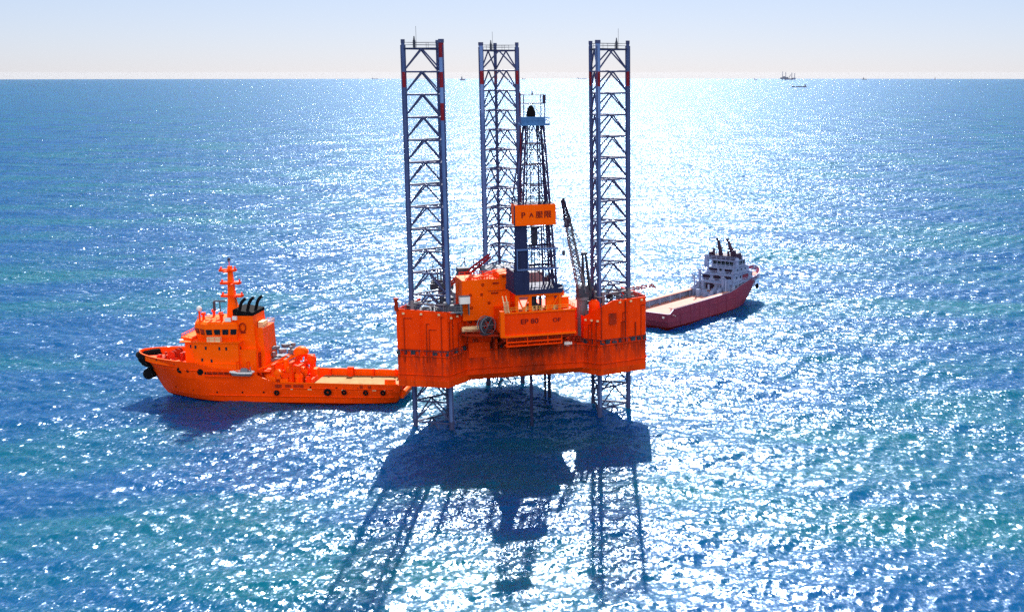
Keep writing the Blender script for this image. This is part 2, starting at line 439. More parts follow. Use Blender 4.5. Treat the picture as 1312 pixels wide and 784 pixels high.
HB, HD = 9.9, 16.4                           # hull bottom and main deck
PLAN = [(-26.8, -3.6), (-17.6, -9.0), (-13.0, -4.6), (11.6, -6.0), (14.4, -9.2), (25.1, -6.7), (26.0, -4.5), (24.5, 8), (13.5, 38), (9.5, 42), (-1, 42), (-5, 38), (-16.6, 13.5)]
def shrink(poly, d):
    cx = sum(p[0] for p in poly) / len(poly); cy = sum(p[1] for p in poly) / len(poly)
    return [(cx + (x - cx) * (1 - d / math.hypot(x - cx, y - cy)), cy + (y - cy) * (1 - d / math.hypot(x - cx, y - cy))) for x, y in poly]
b = MB(); b.prism(PLAN, HB + 1.3, HD, 0, bottom=False)
low = [(x, y) if i in (0, 1, 4, 5, 6) else q for i, ((x, y), q) in enumerate(zip(PLAN, shrink(PLAN, 1.4)))]
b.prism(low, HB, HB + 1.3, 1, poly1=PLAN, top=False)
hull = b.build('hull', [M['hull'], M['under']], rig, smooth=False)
# rubbing strakes and small plates on the hull side
b = MB()
for a, c in zip(PLAN[:6], PLAN[1:7]):
    for z in (HD - 0.2, 12.4):
        d = (Vector(c) - Vector(a)).normalized(); n = Vector((d.y, -d.x)) * 0.10
        b.bar((a[0] + n.x, a[1] + n.y, z), (c[0] + n.x, c[1] + n.y, z), 0.10, 4)
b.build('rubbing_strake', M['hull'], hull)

# --- legs
def make_leg(cx, cy, ax, s, h_top, red_chord, bright):
    """three chords in a triangle; ax = world angle of the apex chord seen from the leg's middle"""
    c = rigM @ Vector((cx, cy, 0)); a = Vector((math.cos(ax), math.sin(ax), 0)); u = Vector((-a.y, a.x, 0))
    inv = rigM.inverted()
    P = [inv @ (c + a * 0.577 * s), inv @ (c - a * 0.289 * s + u * 0.5 * s), inv @ (c - a * 0.289 * s - u * 0.5 * s)]
    leg = MB()
    # foot ring of the leg: horizontal frame just under the water that ties the chords together
    for i in range(3): leg.bar(P[i] + Vector((0, 0, -4)), P[(i + 1) % 3] + Vector((0, 0, -4)), 0.2, 6)
    lo = leg.build('leg', M['brace'], rig)
    mid = (P[0] + P[1] + P[2]) / 3
    for i, p in enumerate(P):
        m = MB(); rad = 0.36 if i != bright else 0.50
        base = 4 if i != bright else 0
        z = -7.0
        cuts = [h_top - 15.0, h_top - 11.6, h_top - 8.6, h_top - 5.6, h_top - 2.8, h_top]
        m.bar(p + Vector((0, 0, z)), p + Vector((0, 0, 1.6)), rad * 1.04, 10, m=3); m.bar(p + Vector((0, 0, 1.6)), p + Vector((0, 0, cuts[0])), rad, 10, m=base)
        for j, (z0, z1) in enumerate(zip(cuts, cuts[1:])):
            red = (j % 2 == 0)
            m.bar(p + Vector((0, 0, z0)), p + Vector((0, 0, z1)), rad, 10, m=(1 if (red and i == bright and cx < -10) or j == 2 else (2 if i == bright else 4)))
        # rack plate with teeth facing the middle of the leg
        d = (mid - p); d.z = 0; d.normalize(); side = Vector((-d.y, d.x, 0)) * 0.09
        q0, q1 = p - d * (rad + 0.16), p + d * (rad + 0.16)
        m.prism([tuple((q0 - side)[:2]), tuple((q1 - side)[:2]), tuple((q1 + side)[:2]), tuple((q0 + side)[:2])], -7, h_top - 0.4, 3)
        m.bar(p + Vector((0, 0, h_top)), p + Vector((0, 0, h_top + 0.7)), rad * 1.15, 8, m=3)
        m.build('chord', [M['leg'], M['bandred'], M['bandpale'], M['brace'], M['legdark']], lo)
    # one frame of bracing per bay, repeated down the leg
    bay = 4.45; zt = h_top - 1.1
    m = MB(); mt = MB()
    for i in range(3):
        p, q = P[i], P[(i + 1) % 3]
        for mm in (m, mt):
            mm.bar((p.x, p.y, 0), (q.x, q.y, 0), 0.19, 6)
            apex = (p + q) / 2
            mm.bar((apex.x, apex.y, -0.05), (p.x, p.y, -bay + 0.15), 0.175, 6)
            mm.bar((apex.x, apex.y, -0.05), (q.x, q.y, -bay + 0.15), 0.175, 6)
        a2, b2 = (P[i] + P[(i + 1) % 3]) / 2, (P[(i + 1) % 3] + P[(i + 2) % 3]) / 2
        m.bar((a2.x, a2.y, 0), (b2.x, b2.y, 0), 0.09, 5)
    first = m.build('bay_frame', M['brace'], lo)
    n = int((zt + 4) / bay)
    for k in range(n):
        o = first if k == 0 else first.copy()
        if k: COL.objects.link(o); o.parent = lo
        o.location = (0, 0, zt - k * bay)
    # platform and light on the top
    t = MB()
    r0 = [tuple(P[i] + (mid - P[i]) * 0.06 + Vector((0, 0, h_top - 0.9 - P[i].z))) for i in range(3)]
    t.rail(r0, 1.0, 2.2, 0.035, closed=True)
    for i in range(3):
        p, q = Vector(r0[i]), Vector(r0[(i + 1) % 3]); s = (q - p).cross(Vector((0, 0, 1))).normalized() * 0.45
        t.prism([tuple(v[:2]) for v in (p, q, q + s, p + s)], h_top - 1.0, h_top - 0.92)
    t.build('top_platform', M['dgrey'], lo)
    t = MB(); q = P[0].lerp(P[1], 0.3)
    t.bar((q.x, q.y, h_top - 0.9), (q.x, q.y, h_top + 0.5), 0.3, 6); t.bar((q.x, q.y, h_top + .5), (q.x, q.y, h_top + 1.3), 0.22, 6, r2=.1)
    t.bar((q.x + .4, q.y, h_top - 0.9), (q.x + .4, q.y, h_top + 3.2), 0.035, 4)
    t.build('beacon', M['dgrey'], lo)
    return lo, P
LEGS = [make_leg(-18.3, 0, R(180 + 13.9), 8.2, 77.8, 2, 1),
        make_leg(18.65, 0, R(12.5), 8.2, 77.9, 1, 2),
        make_leg(3.7, 33.36, R(90 + 13.4), 8.15, 78.1, 1, 1)]

# --- jacking houses round the aft legs (side walls rise from a recessed gallery)
def jack_house(poly_outer, n_out, z1, tops, roof_poly):
    """poly_outer: open line of the outer wall; tops: wall-top heights at its points"""
    b = MB()
    for (a, c, za, zc) in zip(poly_outer, poly_outer[1:], tops, tops[1:]):
        d = (Vector(c) - Vector(a)); n = Vector((-d.y, d.x)).normalized() * 0.25
        b.prism([a, c, (c[0] + n.x, c[1] + n.y), (a[0] + n.x, a[1] + n.y)], z1, [za, zc, zc, za])
    w = b.build('jack_house', M['house'], rig, smooth=False)
    # recessed gallery wall behind posts
    b = MB(); p = MB()
    for a, c in zip(poly_outer, poly_outer[1:]):
        d = (Vector(c) - Vector(a)); L = d.length; d /= L; n = Vector((-d.y, d.x))
        a2 = Vector(a) + n * 0.55; c2 = Vector(c) + n * 0.55
        b.prism([tuple(a2), tuple(c2), tuple(c2 + n * 0.2), tuple(a2 + n * 0.2)], HD, z1 + 0.02)
        b.prism([a, c, tuple(c2), tuple(a2)], z1 + 0.02, z1 + 0.14)
        k = max(2, int(L / 1.5))
        for i in range(k + 1):
            q = Vector(a) + (Vector(c) - Vector(a)) * (i / k) + n * 0.12
            p.bar((q.x, q.y, HD - 0.05), (q.x, q.y, z1), 0.07, 4)
            if random.random() < 0.6:
                s = random.uniform(0.3, 0.7); q2 = q + n * 0.2
                p.box(q2.x - s / 2, q2.x + s, q2.y - 0.15, q2.y + 0.2, HD, HD + random.uniform(0.3, 0.9), rz=math.atan2(d.y, d.x))
        p.bar((a[0], a[1], HD + 0.9), (c[0], c[1], HD + 0.9), 0.06, 4)
    b.build('gallery_wall', M['house'], w, smooth=False)
    p.build('gallery_rail', M['dgrey'], w)
    b = MB(); b.prism(roof_poly, min(tops) - 1.0, min(tops) - 0.8)
    b.build('roof_deck', M['dgrey'], w, smooth=False)
    return w
random.seed(3)
JL = jack_house([(-20.2, 7.4), (-26.8, -3.6), (-17.6, -9.0), (-13.2, -4.5), (-13.2, 3)], 4, 17.5, [25.6, 25.7, 25.35, 24.6, 24.6],
                [(-20.1, 7.3), (-26.6, -3.5), (-17.6, -8.7), (-13.4, -4.5), (-13.4, 7.3)])
JR = jack_house([(11.6, 3), (11.6, -6.0), (14.4, -9.1), (17.6, -8.42), (25.1, -6.7), (26.0, -4.5), (24.6, 7.5)], 4, 17.4, [22.0, 22.1, 24.4, 25.6, 25.6, 25.5, 25.5],
                [(14.6, 7.5), (14.7, -8.8), (25.0, -6.5), (25.8, -4.4), (24.5, 7.5)])
b = MB(); b.bar((-26.75, -3.7, 25.3), (-26.75, -3.7, 27.6), 0.42, 8); b.bar((-26.75, -3.7, 27.6), (-26.75, -3.7, 27.9), 0.55, 8)
b.build('corner_post', M['redbrown'], JL)
b = MB(); b.lathe((13.9, -6.2, 22.0), [(1.15, 0), (1.2, 2.2), (1.1, 3.0), (0.6, 3.5), (0.1, 3.6)], 14)
b.build('vent_drum', M['house'], JR)
b = MB()
for (x, y) in ((20.2, -7.85), (14.5, -9.2)): b.box(x - 0.12, x + 0.12, y - 0.16, y + 0.05, 17.7, 25.2)
b.box(22.5, 22.7, -7.6, -7.42, 17.7, 20.5); b.box(16.3, 17.9, -8.95, -8.6, 20.6, 22.9)
b.build_each('wall_stiffener', M['redbrown'], JR)
# grey jacking frames and clutter on the house tops, around each aft leg
for (lo, P), w, zz in ((LEGS[0], JL, 24.5), (LEGS[1], JR, 24.6)):
    b = MB(); mid = (P[0] + P[1] + P[2]) / 3
    for p in P:
        d = (p - mid); d.z = 0; d.normalize(); s = Vector((-d.y, d.x, 0))
        for sg in (-1, 1):
            q = p + s * sg * 0.85
            b.box(q.x - 0.3, q.x + 0.3, q.y - 0.3, q.y + 0.3, zz - 1, zz + 2.1)
        b.bar(p + s * 1.2 + Vector((0, 0, zz + 1.9)), p - s * 1.2 + Vector((0, 0, zz + 1.9)), 0.22, 6)
        b.ring((p.x, p.y, zz + 1.1), 0.95, 0.2, 12, axis='Z')
    for i in range(3):
        p, q = P[i] * 1.0, P[(i + 1) % 3]
        b.bar((p.x, p.y, zz + 1.4), (q.x, q.y, zz + 1.4), 0.2, 6); b.bar((p.x, p.y, zz + 2.0), (q.x, q.y, zz + 0.2), 0.12, 5)
    b.build('jacking_frame', M['grey'], w)
    b = MB(); rnd = random.Random(5)
    for k in range(26):
        x, y = mid.x + rnd.uniform(-5.6, 5.6), mid.y + rnd.uniform(-4.2, 4.5)
        s = rnd.uniform(0.2, 0.7); b.box(x - s, x + s, y - s * 0.6, y + s * 0.6, zz - 0.8, zz + rnd.uniform(-0.1, 0.9), rz=rnd.uniform(0, 3))
    for k in range(10):
        x, y = mid.x + rnd.uniform(-5.6, 5.6), mid.y + rnd.uniform(-4.2, 4.5)
        b.tube([(x, y, zz - 0.8), (x, y, zz + rnd.uniform(.6, 1.8)), (x + rnd.uniform(-2, 2), y + rnd.uniform(-1, 1), zz + rnd.uniform(.4, 1.6))], 0.09, 5)
    b.build_each('jacking_gear', M['dgrey'], w)
b = MB(); b.rail([(-20.3, 7, 25.3), (-26.6, -3.3, 25.3), (-17.7, -8.6, 25.0)], 1.1, 1.5, 0.045)
b.build('railing', M['grey'], JL)
b = MB(); b.rail([(18, -8.4, 25.4), (25, -6.5, 25.4), (25.8, -4.4, 25.4), (24.5, 7, 25.4)], 1.1, 1.5, 0.045)
b.build('railing', M['grey'], JR)
# pipes, ladders and lamps on the house walls
def wall_fit(o, pa, pb, seed, z0, z1):
    rnd = random.Random(seed); pa, pb = Vector(pa), Vector(pb); d = (pb - pa).normalized(); n = Vector((d.y, -d.x))
    P = lambda t, z, q=.12: ((pa + (pb - pa) * t + n * q).x, (pa + (pb - pa) * t + n * q).y, z)
    b = MB()
    for k in range(4):
        t = rnd.uniform(.08, .92); zz = rnd.uniform(z0 + 2, z1 - .6); b.tube([P(t, z0 - 3.5), P(t, zz), P(min(.97, t + rnd.uniform(.04, .2)), zz)], .075, 5)
    b.build_each('wall_pipe', M['redbrown'], o)
    b = MB(); t = rnd.uniform(.3, .7)
    for s in (0, .45): b.bar(P(t + s / (pb - pa).length, HD), P(t + s / (pb - pa).length, z1), .05, 4)
    for k in range(int((z1 - HD) / .45)): b.bar(P(t, HD + k * .45), P(t + .45 / (pb - pa).length, HD + k * .45), .035, 4)
    b.build('ladder', M['orange'], o)
    b = MB()
    for k in range(3):
        q = P(.15 + .35 * k, z1 - .5, .3); b.box(q[0] - .22, q[0] + .22, q[1] - .2, q[1] + .2, q[2], q[2] + .35)
    b.build_each('flood_lamp', M['cream'], o)
wall_fit(JL, (-26.8, -3.6), (-17.6, -9.0), 2, 18.5, 25.2)
wall_fit(JL, (-17.6, -9.0), (-13.2, -4.5), 3, 18.5, 24.4)
wall_fit(JR, (17.6, -8.42), (25.1, -6.7), 4, 18.5, 25.4)
wall_fit(JR, (11.6, -6.0), (14.4, -9.1), 6, 18.5, 21.8)
# white gangway by the left house
b = MB(); b.box(-17.2, -14.2, -8.2, -7.0, 24.9, 25.1); b.rail([(-17.2, -8.1, 25.1), (-14.3, -8.1, 25.1), (-14.3, -7.1, 25.1)], 1.0, 1.0, 0.05)
b.build('landing', M['grey'], JL)
# flare arm out over the right side
b = MB(); b.lattice((25.5, 6, 25.0), (31.6, 6.0, 25.6), 0.35, 0.2, 6, 0.09, 0.05); b.bar((31.4, 6, 25.6), (32.0, 5.6, 25.0), 0.2, 6); b.bar((31.2, 6, 25.6), (31.2, 6, 26.8), 0.1, 5)
b.build('flare_arm', M['redbrown'], rig)

# --- main deck houses between the legs
b = MB(); b.box(-7.6, 11.2, 3.0, 20, HD, 21.0); b.box(-7.6, 11.2, -3.4, 3.0, 20.4, 21.0); b.box(8.6, 11.2, -3.4, 3.0, HD, 20.4); b.box(11.2, 14.0, -1.2, 9.0, HD, 23.2); b.box(-17.0, -7.6, -3.9, 6, HD, 24.2)
dh = b.build('deck_house', M['house'], rig, smooth=False)
b = MB(); b.box(-16.4, -12.8, -4.25, -3.95, 19.5, 21.3)
for x in (-12.4, -11.0, -9.4): b.box(x, x + 0.8, -4.05, -3.88, 21.8, 22.8)
b.build_each('vent_grille', M['redbrown'], dh, smooth=False)
b = MB()
for (x, w_, z0, z1) in ((-11.6, 1.2, HD + .1, 18.6), (9.2, 1.1, HD + .1, 18.5)):
    b.box(x, x + w_, -4.02 if x < 0 else -3.52, -3.85 if x < 0 else -3.38, z0, z1)
b.build_each('doorway_recess', M['redbrown'], dh, smooth=False)
b = MB(); b.rail([(-12.9, -4.5, HD), (11.5, -5.9, HD)], 1.15, 1.3, 0.055)
rnd = random.Random(11)
for k in range(30):
    x = rnd.uniform(-12.5, 11); s = rnd.uniform(0.15, 0.5)
    b.box(x - s, x + s, -4.4, -4.4 + rnd.uniform(.3, .8), HD, HD + rnd.uniform(.3, 1.5))
b.build('deck_rail', M['redbrown'], rig)
b = MB(); rnd = random.Random(31)                            # machinery in the open bay under the cantilever
for k in range(26):
    x, y = rnd.uniform(-7, 8), rnd.uniform(-3.6, 2.4); s = rnd.uniform(.25, .8); h = rnd.uniform(.8, 3.2)
    b.box(x - s, x + s, y - s * .6, y + s * .6, HD, HD + h, rz=rnd.uniform(-.2, .2))
for x in np.arange(-7.2, 8.4, 1.9): b.bar((x, -3.2, HD), (x, -3.2, 20.5), .14, 6)
for k in range(14):
    x, y = rnd.uniform(-7, 8), rnd.uniform(-3.4, 0); b.tube([(x, y, HD), (x, y, HD + rnd.uniform(1, 3.4)), (x + rnd.uniform(-2.5, 2.5), y - .2, HD + rnd.uniform(1, 3.4))], .13, 6)
b.build_each('bay_machinery', M['redbrown'], rig)
b = MB()
for k in range(12):
    x, y = rnd.uniform(-8, 9), rnd.uniform(-4.4, -3.4); b.bar((x, y, HD), (x, y, HD + rnd.uniform(.6, 1.4)), rnd.uniform(.15, .4), 8)
b.build_each('drum', M['dgrey'], rig)
# orange bulwark panel and hanging platforms on the stern
b = MB(); b.box(-12.6, -8.2, -4.95, -4.7, 14.8, 18.0); b.box(-7.2, -6.6, -5.0, -4.72, 14.0, 18.4)
b.build_each('stern_panel', M['house'], rig, smooth=False)

# --- cantilever with the lettered stern panel
b = MB(); b.box(-7.45, 7.25, -14.5, -1.0, 20.85, 25.4)
can = b.build('cantilever', M['house'], rig, smooth=False)
b = MB(); b.box(-7.6, 7.4, -14.75, -14.4, 20.55, 20.95); b.box(-7.6, 7.4, -14.72, -14.45, 25.3, 25.6); b.box(-8.1, -7.3, -14.9, -13.9, 20.7, 25.9)
b.build('stern_beam', M['bright'], can, smooth=False)
text_part('lettering', 'EP 80', 1.35, M['mark'], can, (-2.2, -14.54, 23.55), (R(90), 0, 0), 0.03, 1.2)
text_part('lettering', 'OF', 1.1, M['mark'], can, (3.4, -14.54, 23.5), (R(90), 0, 0), 0.03, 1.2)
b = MB(); b.box(-6.9, 4.6, -14.3, -12.6, 18.55, 18.8)
for x in (-6.8, -2.6, 1.6, 4.5): b.box(x - 0.1, x + 0.1, -14.3, -14.1, 18.8, 20.6)
b.box(-6.9, 4.6, -14.32, -14.12, 19.3, 19.65)
b.build('hanging_platform', M['house'], can, smooth=False)
b = MB(); b.box(-6.9, 7.0, -12.5, -4.0, 19.4, 20.84)
for x in (-6.4, -1.0, 3.0, 6.6): b.bar((x, -12, 19.6), (x, -4.4, 17.0), 0.25, 6)
for x in (-4, 0.8, 5.2): b.tube([(x, -11, 19.5), (x, -11, 17.3), (x + 1.2, -8, 16.9), (x + 1.2, -4.5, 16.9)], 0.16, 6)
b.build('cantilever_beam', M['redbrown'], can)
b = MB(); b.rail([(-7.3, -14.4, 25.5), (7.2, -14.4, 25.5), (7.2, -2, 25.5)], 1.0, 1.4, 0.045)
b.build('railing', M['yellow'], can)
b = MB(); rnd = random.Random(21)
for k in range(24):
    x, y = rnd.uniform(-3, 4.5), rnd.uniform(-14, -11.5); s = rnd.uniform(.15, .45)
    b.box(x - s, x + s, y - s * .6, y + s * .6, 25.4, 25.4 + rnd.uniform(.3, 1.0), rz=rnd.uniform(0, 3))
b.build_each('deck_fitting', M['cream'], can)
b = MB()                                                    # raised step with stair on the left end
for k in range(9): b.box(-7.3 - k * 0.02, -6.4, -14.9 - k * 0.0, -14.55, 25.7 + k * 0.25, 25.78 + k * 0.25)
b.bar((-7.0, -14.7, 25.5), (-7.4, -13.6, 28.8), 0.12, 5); b.bar((-6.3, -14.7, 25.5), (-6.7, -13.6, 28.8), 0.12, 5)
b.build('stair', M['cream'], can)

# --- the tall orange house beside the drill floor
b = MB(); b.box(-13.8, -6.1, -6, 1.0, 22.8, 31.0); b.box(-6.1, -3.4, -6.05, 0.5, 22.8, 32.0); b.box(-3.4, -2.4, -6.0, 0.2, 22.8, 30.4)
bh = b.build('mud_house', M['bright'], rig, smooth=False)
b = MB()
for (x, z) in ((-12.2, 28.0), (-9.9, 28.0), (-9.6, 30.0), (-12.0, 25.4), (-8.4, 26.2)): b.ring((x, -6.04, z), 0.22, 0.10, 10, axis='Y')
b.box(-7.6, -6.3, -6.1, -6.0, 30.0, 30.35); b.box(-7.9, -6.5, -6.1, -6.0, 28.0, 28.3); b.box(-8.6, -4.6, -6.13, -6.06, 28.6, 28.68)
for x in (-5.0, -4.5, -4.0): b.ring((x - .4, -6.1, 31.5), 0.2, 0.1, 8, axis='Y')
b.build_each('porthole', M['redbrown'], bh)
b = MB()
for x in (-4.4, -3.6, -2.9): b.box(x, x + 0.12, -6.3, -6.05, 23, 31.2)
b.build_each('wall_rib', M['orange'], bh, smooth=False)
b = MB(); rnd = random.Random(8)
for k in range(16):
    x = -13 + k * 0.6; b.bar((x, -5.4 + rnd.uniform(0, 1), 31.0), (x + rnd.uniform(-.3, .3), -5.4, 31.4 + rnd.uniform(0.1, .9) * (k / 16)), 0.12, 5)
b.tube([(-12.6, -5, 31.2), (-9, -5, 31.5), (-6.4, -5, 32.3)], 0.16, 6); b.tube([(-9, -4, 31.2), (-9, -4, 31.9), (-6.2, -4, 32.6)], 0.13, 6)
b.rail([(-13.6, -2, 31), (-6.2, -2, 31)], 1.1, 1.2, .05)
b.build('roof_piping', M['orange'], bh)

# --- drill floor, substructure
b = MB(); b.prism([(-4.9, -14.6), (4.6, -14.6), (5.6, -12), (5.0, -6), (-4.9, -6)], 29.0, 29.9)
df = b.build('drill_floor', M['navy'], rig, smooth=False)
b = MB(); b.box(-5.2, -2.1, -14.65, -14.45, 29.9, 33.6); b.box(-5.2, -5.0, -14.5, -8.0, 29.9, 33.6)
b.prism([(2.9, -14.6), (5.2, -12.6), (5.1, -12.4), (2.8, -14.4)], 29.9, [31.2, 30.2, 30.2, 31.2])
b.build_each('windwall_skirt', M['navy'], df, smooth=False)
b = MB()
for (x, y) in ((-4.6, -14), (4.2, -14), (-4.6, -7), (4.2, -7), (-1.9, -14)): b.box(x - .28, x + .28, y - .28, y + .28, 25.3, 29.0)
for (x0, x1) in ((-4.6, -3.2), (-1.9, -3.2)): b.bar((x0, -14.1, 29), (x1, -14.1, 25.5), 0.16, 6)
b.bar((4.2, -14, 28.8), (2.4, -14, 25.6), 0.2, 6); b.box(1.6, 3.2, -13.6, -12.6, 25.4, 29.0); b.box(-4.8, 4.4, -14.3, -13.7, 28.5, 29.0)
b.box(3.0, 5.6, -12.4, -11, 28.0, 29.0)
b.build_each('substructure', M['bright'], df)
b = MB(); b.bar((-0.4, -10.2, 20), (-0.4, -10.2, 28.9), 0.45, 10); b.bar((-0.4, -10.2, 26.4), (-0.4, -10.2, 28.2), 0.85, 10); b.bar((0.9, -11.5, 25.4), (0.9, -11.5, 28.9), 0.3, 8); b.box(-1.6, 0.6, -12, -10, 25.4, 26.4)
b.build('blowout_preventer', M['dgrey'], df)
b = MB(); b.box(3.4, 7.0, -11, -6.5, 24.6, 27.3); b.box(3.2, 7.15, -11.2, -6.4, 27.3, 27.45)
b.build('driller_cabin', M['bright'], rig, smooth=False)
b = MB(); b.box(4.0, 5.4, -11.9, -10.8, 27.6, 28.6); b.bar((5.4, -11.4, 28.2), (7.2, -11.4, 29.2), .12, 5)
b.build('blue_cabinet', M['blue'], rig, smooth=False)

# --- derrick
DC, DZ0, DZ1 = (0.1, -10.6), 29.9, 62.4
def dcorner(t, sx, sy):
    w = 3.75 + (1.75 - 3.75) * t; d = 2.6 + (1.2 - 2.6) * t
    return Vector((DC[0] + sx * w + 0.15 * t, DC[1] + sy * d, DZ0 + (DZ1 - DZ0) * t))
b = MB(); bays = 8; ks = [(-1, -1), (1, -1), (1, 1), (-1, 1)]
for kx in ks: b.bar(dcorner(0, *kx), dcorner(1, *kx), 0.27, 6, r2=0.20)
for i in range(bays):
    t0, t1 = i / bays, (i + 1) / bays
    for j in range(4):
        p0, p1 = dcorner(t0, *ks[j]), dcorner(t0, *ks[(j + 1) % 4]); q0, q1 = dcorner(t1, *ks[j]), dcorner(t1, *ks[(j + 1) % 4])
        b.bar(q0, q1, 0.13, 5)
        if j == 0 and i < 1: continue
        b.bar(p0, (q0 + q1) / 2, 0.095, 5); b.bar(p1, (q0 + q1) / 2, 0.095, 5)
        if i < 4: b.bar((p0 + p1) / 2, (q0 + q1) / 2, 0.10, 5)
derrick = b.build('derrick', M['purple'], rig)
b = MB()
for x in (-0.75, 0.85): b.bar((x, -11.4, DZ0), (x + .1, -11.1, DZ1), 0.11, 6)
for i in range(1, 9):
    z = DZ0 + i * 3.9; b.bar((-0.75, -11.4, z), (0.85, -11.4, z), 0.06, 4)
b.build('guide_rail', M['dgrey'], derrick)
b = MB(); b.box(-0.5, 0.6, -11.3, -10.3, 38.5, 42.0, taper=0.12); b.bar((0.05, -10.8, 42), (0.05, -10.8, 62), 0.06, 4); b.bar((-0.25, -10.8, 42), (-0.25, -10.8, 62), 0.05, 4); b.bar((0.05, -10.8, 30), (0.05, -10.8, 38.5), 0.12, 6)
b.build('travelling_block', M['dgrey'], derrick)
b = MB()
for (x, y) in ((-3.7, -9.4), (3.9, -9.6), (3.5, -12.6), (2.2, -9.0), (-1.6, -8.6), (1.4, -12.8), (3.0, -8.4)):
    b.bar((x, y, DZ0), (x * 0.48, y * 0.25 - 8, DZ1 - .5), 0.13, 5)
b.bar((3.95, -8, DZ0 + 13), (1.95, -9.6, DZ1 - 2), 0.16, 5); b.bar((-4.4, -8.4, DZ0 + 13), (-1.9, -9.6, DZ1 - 2), 0.16, 5)
b.build_each('stand_pipe', M['purple'], derrick)
b = MB(); b.bar((-2.2, -9.6, DZ1 - 16), (-2.05, -9.6, DZ1 + 5.8), 0.12, 5)
b.build('vent_pipe', M['bandred'], derrick)
# racked drill pipe along the left side, behind a dark wall
b = MB()
b.box(-4.55, -2.05, -13.25, -12.9, 33.4, 42.6)
for k in range(9):
    for q in range(2): b.bar((-4.4 + k * 0.28, -12.7 + q * 0.3, DZ0), (-4.3 + k * 0.27, -12.6 + q * .3, 44.5), 0.10, 5)
b.build('racked_pipe', M['navy'], derrick)
# blue service platforms
b = MB()
for z in (33.6, 37.6):
    for (x0, x1, y) in ((-4.2, 4.2, -13.45), (-4.2, 4.2, -8.0)): b.box(x0, x1, y - .12, y + .12, z, z + 0.32)
    b.box(-4.3, -4.05, -13.4, -8, z, z + .32); b.box(4.05, 4.3, -13.4, -8, z, z + .32)
for x in (-4.2, -2.0, 3.6): b.box(x - .09, x + .09, -13.55, -13.37, 33.6, 37.9)
b.build('service_platform', M['leg'], derrick, smooth=False)
# racking board with orange wind wall and lettering
zb0, zb1 = 42.6, 46.65
b = MB(); b.box(-4.6, 3.65, -14.05, -13.85, zb0, zb1); b.box(-4.6, -4.42, -13.84, -10.9, zb0 + .1, zb1 - .0); b.box(3.47, 3.65, -13.84, -10.9, zb0 + .1, zb1)
ww = b.build('windwall', M['bright'], derrick, smooth=False)
b = MB(); b.box(-4.35, 3.4, -13.8, -8.2, zb1 - .25, zb1 + .05)
b.box(-4.7, -4.62, -13.9, -13.3, zb0, zb1)
for k in range(9): b.box(-4.0 + k * 0.9, -3.8 + k * 0.9, -13.7, -9, zb1 - 0.15, zb1 + 0.15)
b.rail([(-4.4, -8.4, zb1 - .1), (3.5, -8.4, zb1 - .1)], 1.2, 1.1, .07)
b.build('racking_board', M['navy'], derrick)
for ch, x, s in (('P', -3.0, 1.6), ('A', -1.35, 1.25), ('服', 0.25, 1.45), ('限', 1.95, 1.5)):
    text_part('lettering', ch, s, M['mark'], ww, (x, -14.09, 44.6), (R(90), 0, 0), 0.03, 1.05)
# crown
b = MB(); b.box(-2.15, 2.3, -12.1, -9.0, 62.3, 63.6); b.box(-2.4, 3.1, -12.3, -8.9, 61.9, 62.3)
b.rail([(-2.4, -12.3, 62.3), (3.1, -12.3, 62.3), (3.1, -8.9, 62.3)], 1.1, 1.0, .04)
crown = b.build('crown_platform', M['blue'], derrick, smooth=False)
b = MB(); b.lathe((-0.2, -10.6, 63.6), [(0.85, 0), (0.95, 0.6), (0.7, 1.6), (0.35, 2.1), (0.05, 2.2)], 12)
b.build('crown_sheave', M['black'], crown)
b = MB()
for x in (-2.0, 2.2):
    for y in (-12, -9.2): b.bar((x, y, 63.5), (x, y, 67.9), 0.10, 5)
    b.bar((x, -12, 67.8), (x, -9.2, 67.8), .09, 5); b.bar((x, -12, 66.2), (x, -9.2, 66.2), .08, 5)
for z in (66.2, 67.8):
    for y in (-12, -9.2): b.bar((-2.0, y, z), (2.2, y, z), .10 if z < 67 else .06, 5)
b.lathe((0.1, -10.6, 66.2), [(1.1, 0), (1.0, .05), (.9, .7), (.5, 1.1), (.05, 1.2)], 10) if False else b.bar((-1.4, -11, 63.6), (0.1, -11, 66.2), .06, 4)
b.bar((1.6, -11, 63.6), (0.1, -11, 66.2), .06, 4); b.bar((0, -11, 67.8), (0, -11, 68.7), .22, 6, r2=.05)
b.box(1.9, 2.4, -12.2, -11.6, 66.2, 67.9)
b.build('crown_gantry', M['mast'], crown)

# --- deck crane on the right
cb = MB(); cb.bar((12.2, -3.2, HD), (12.2, -3.2, 25.2), 1.15, 14); cb.bar((12.2, -3.2, 25.2), (12.2, -3.2, 25.8), 1.45, 14)
crane = cb.build('deck_crane', M['grey'], rig)
b = MB(); b.box(11.3, 13.3, -4.4, -1.6, 25.8, 28.2); b.box(10.9, 11.9, -4.9, -3.9, 26.0, 28.0); b.box(12.0, 14.2, -3.6, -1.2, 25.8, 27.2)
b.build('crane_cab', M['dgrey'], crane, smooth=False)
b = MB(); b.lattice((12.0, -3.6, 26.6), (8.7, -4.6, 42.6), 0.70, 0.55, 16, 0.14, 0.085, up=(0, 1, 0))
b.build('boom', M['grey'], crane)
b = MB(); b.lattice((8.7, -4.6, 42.6), (7.7, -4.9, 46.4), 0.5, 0.25, 5, 0.13, 0.09, up=(0, 1, 0)); b.box(8.1, 9.0, -5.2, -4.3, 40.8, 42.6)
b.bar((7.7, -5, 45.2), (7.9, -4.8, 46.8), .3, 6)
b.build('boom_tip', M['mast'], crane)
b = MB()
for (x, y) in ((12.6, -3.6), (12.6, -2.4)): b.bar((x, y, 28), (12.4, -3.0, 34.8), 0.26, 5); b.bar((x + 1.4, y, 27.2), (13.1, -3.0, 34.8), 0.26, 5)
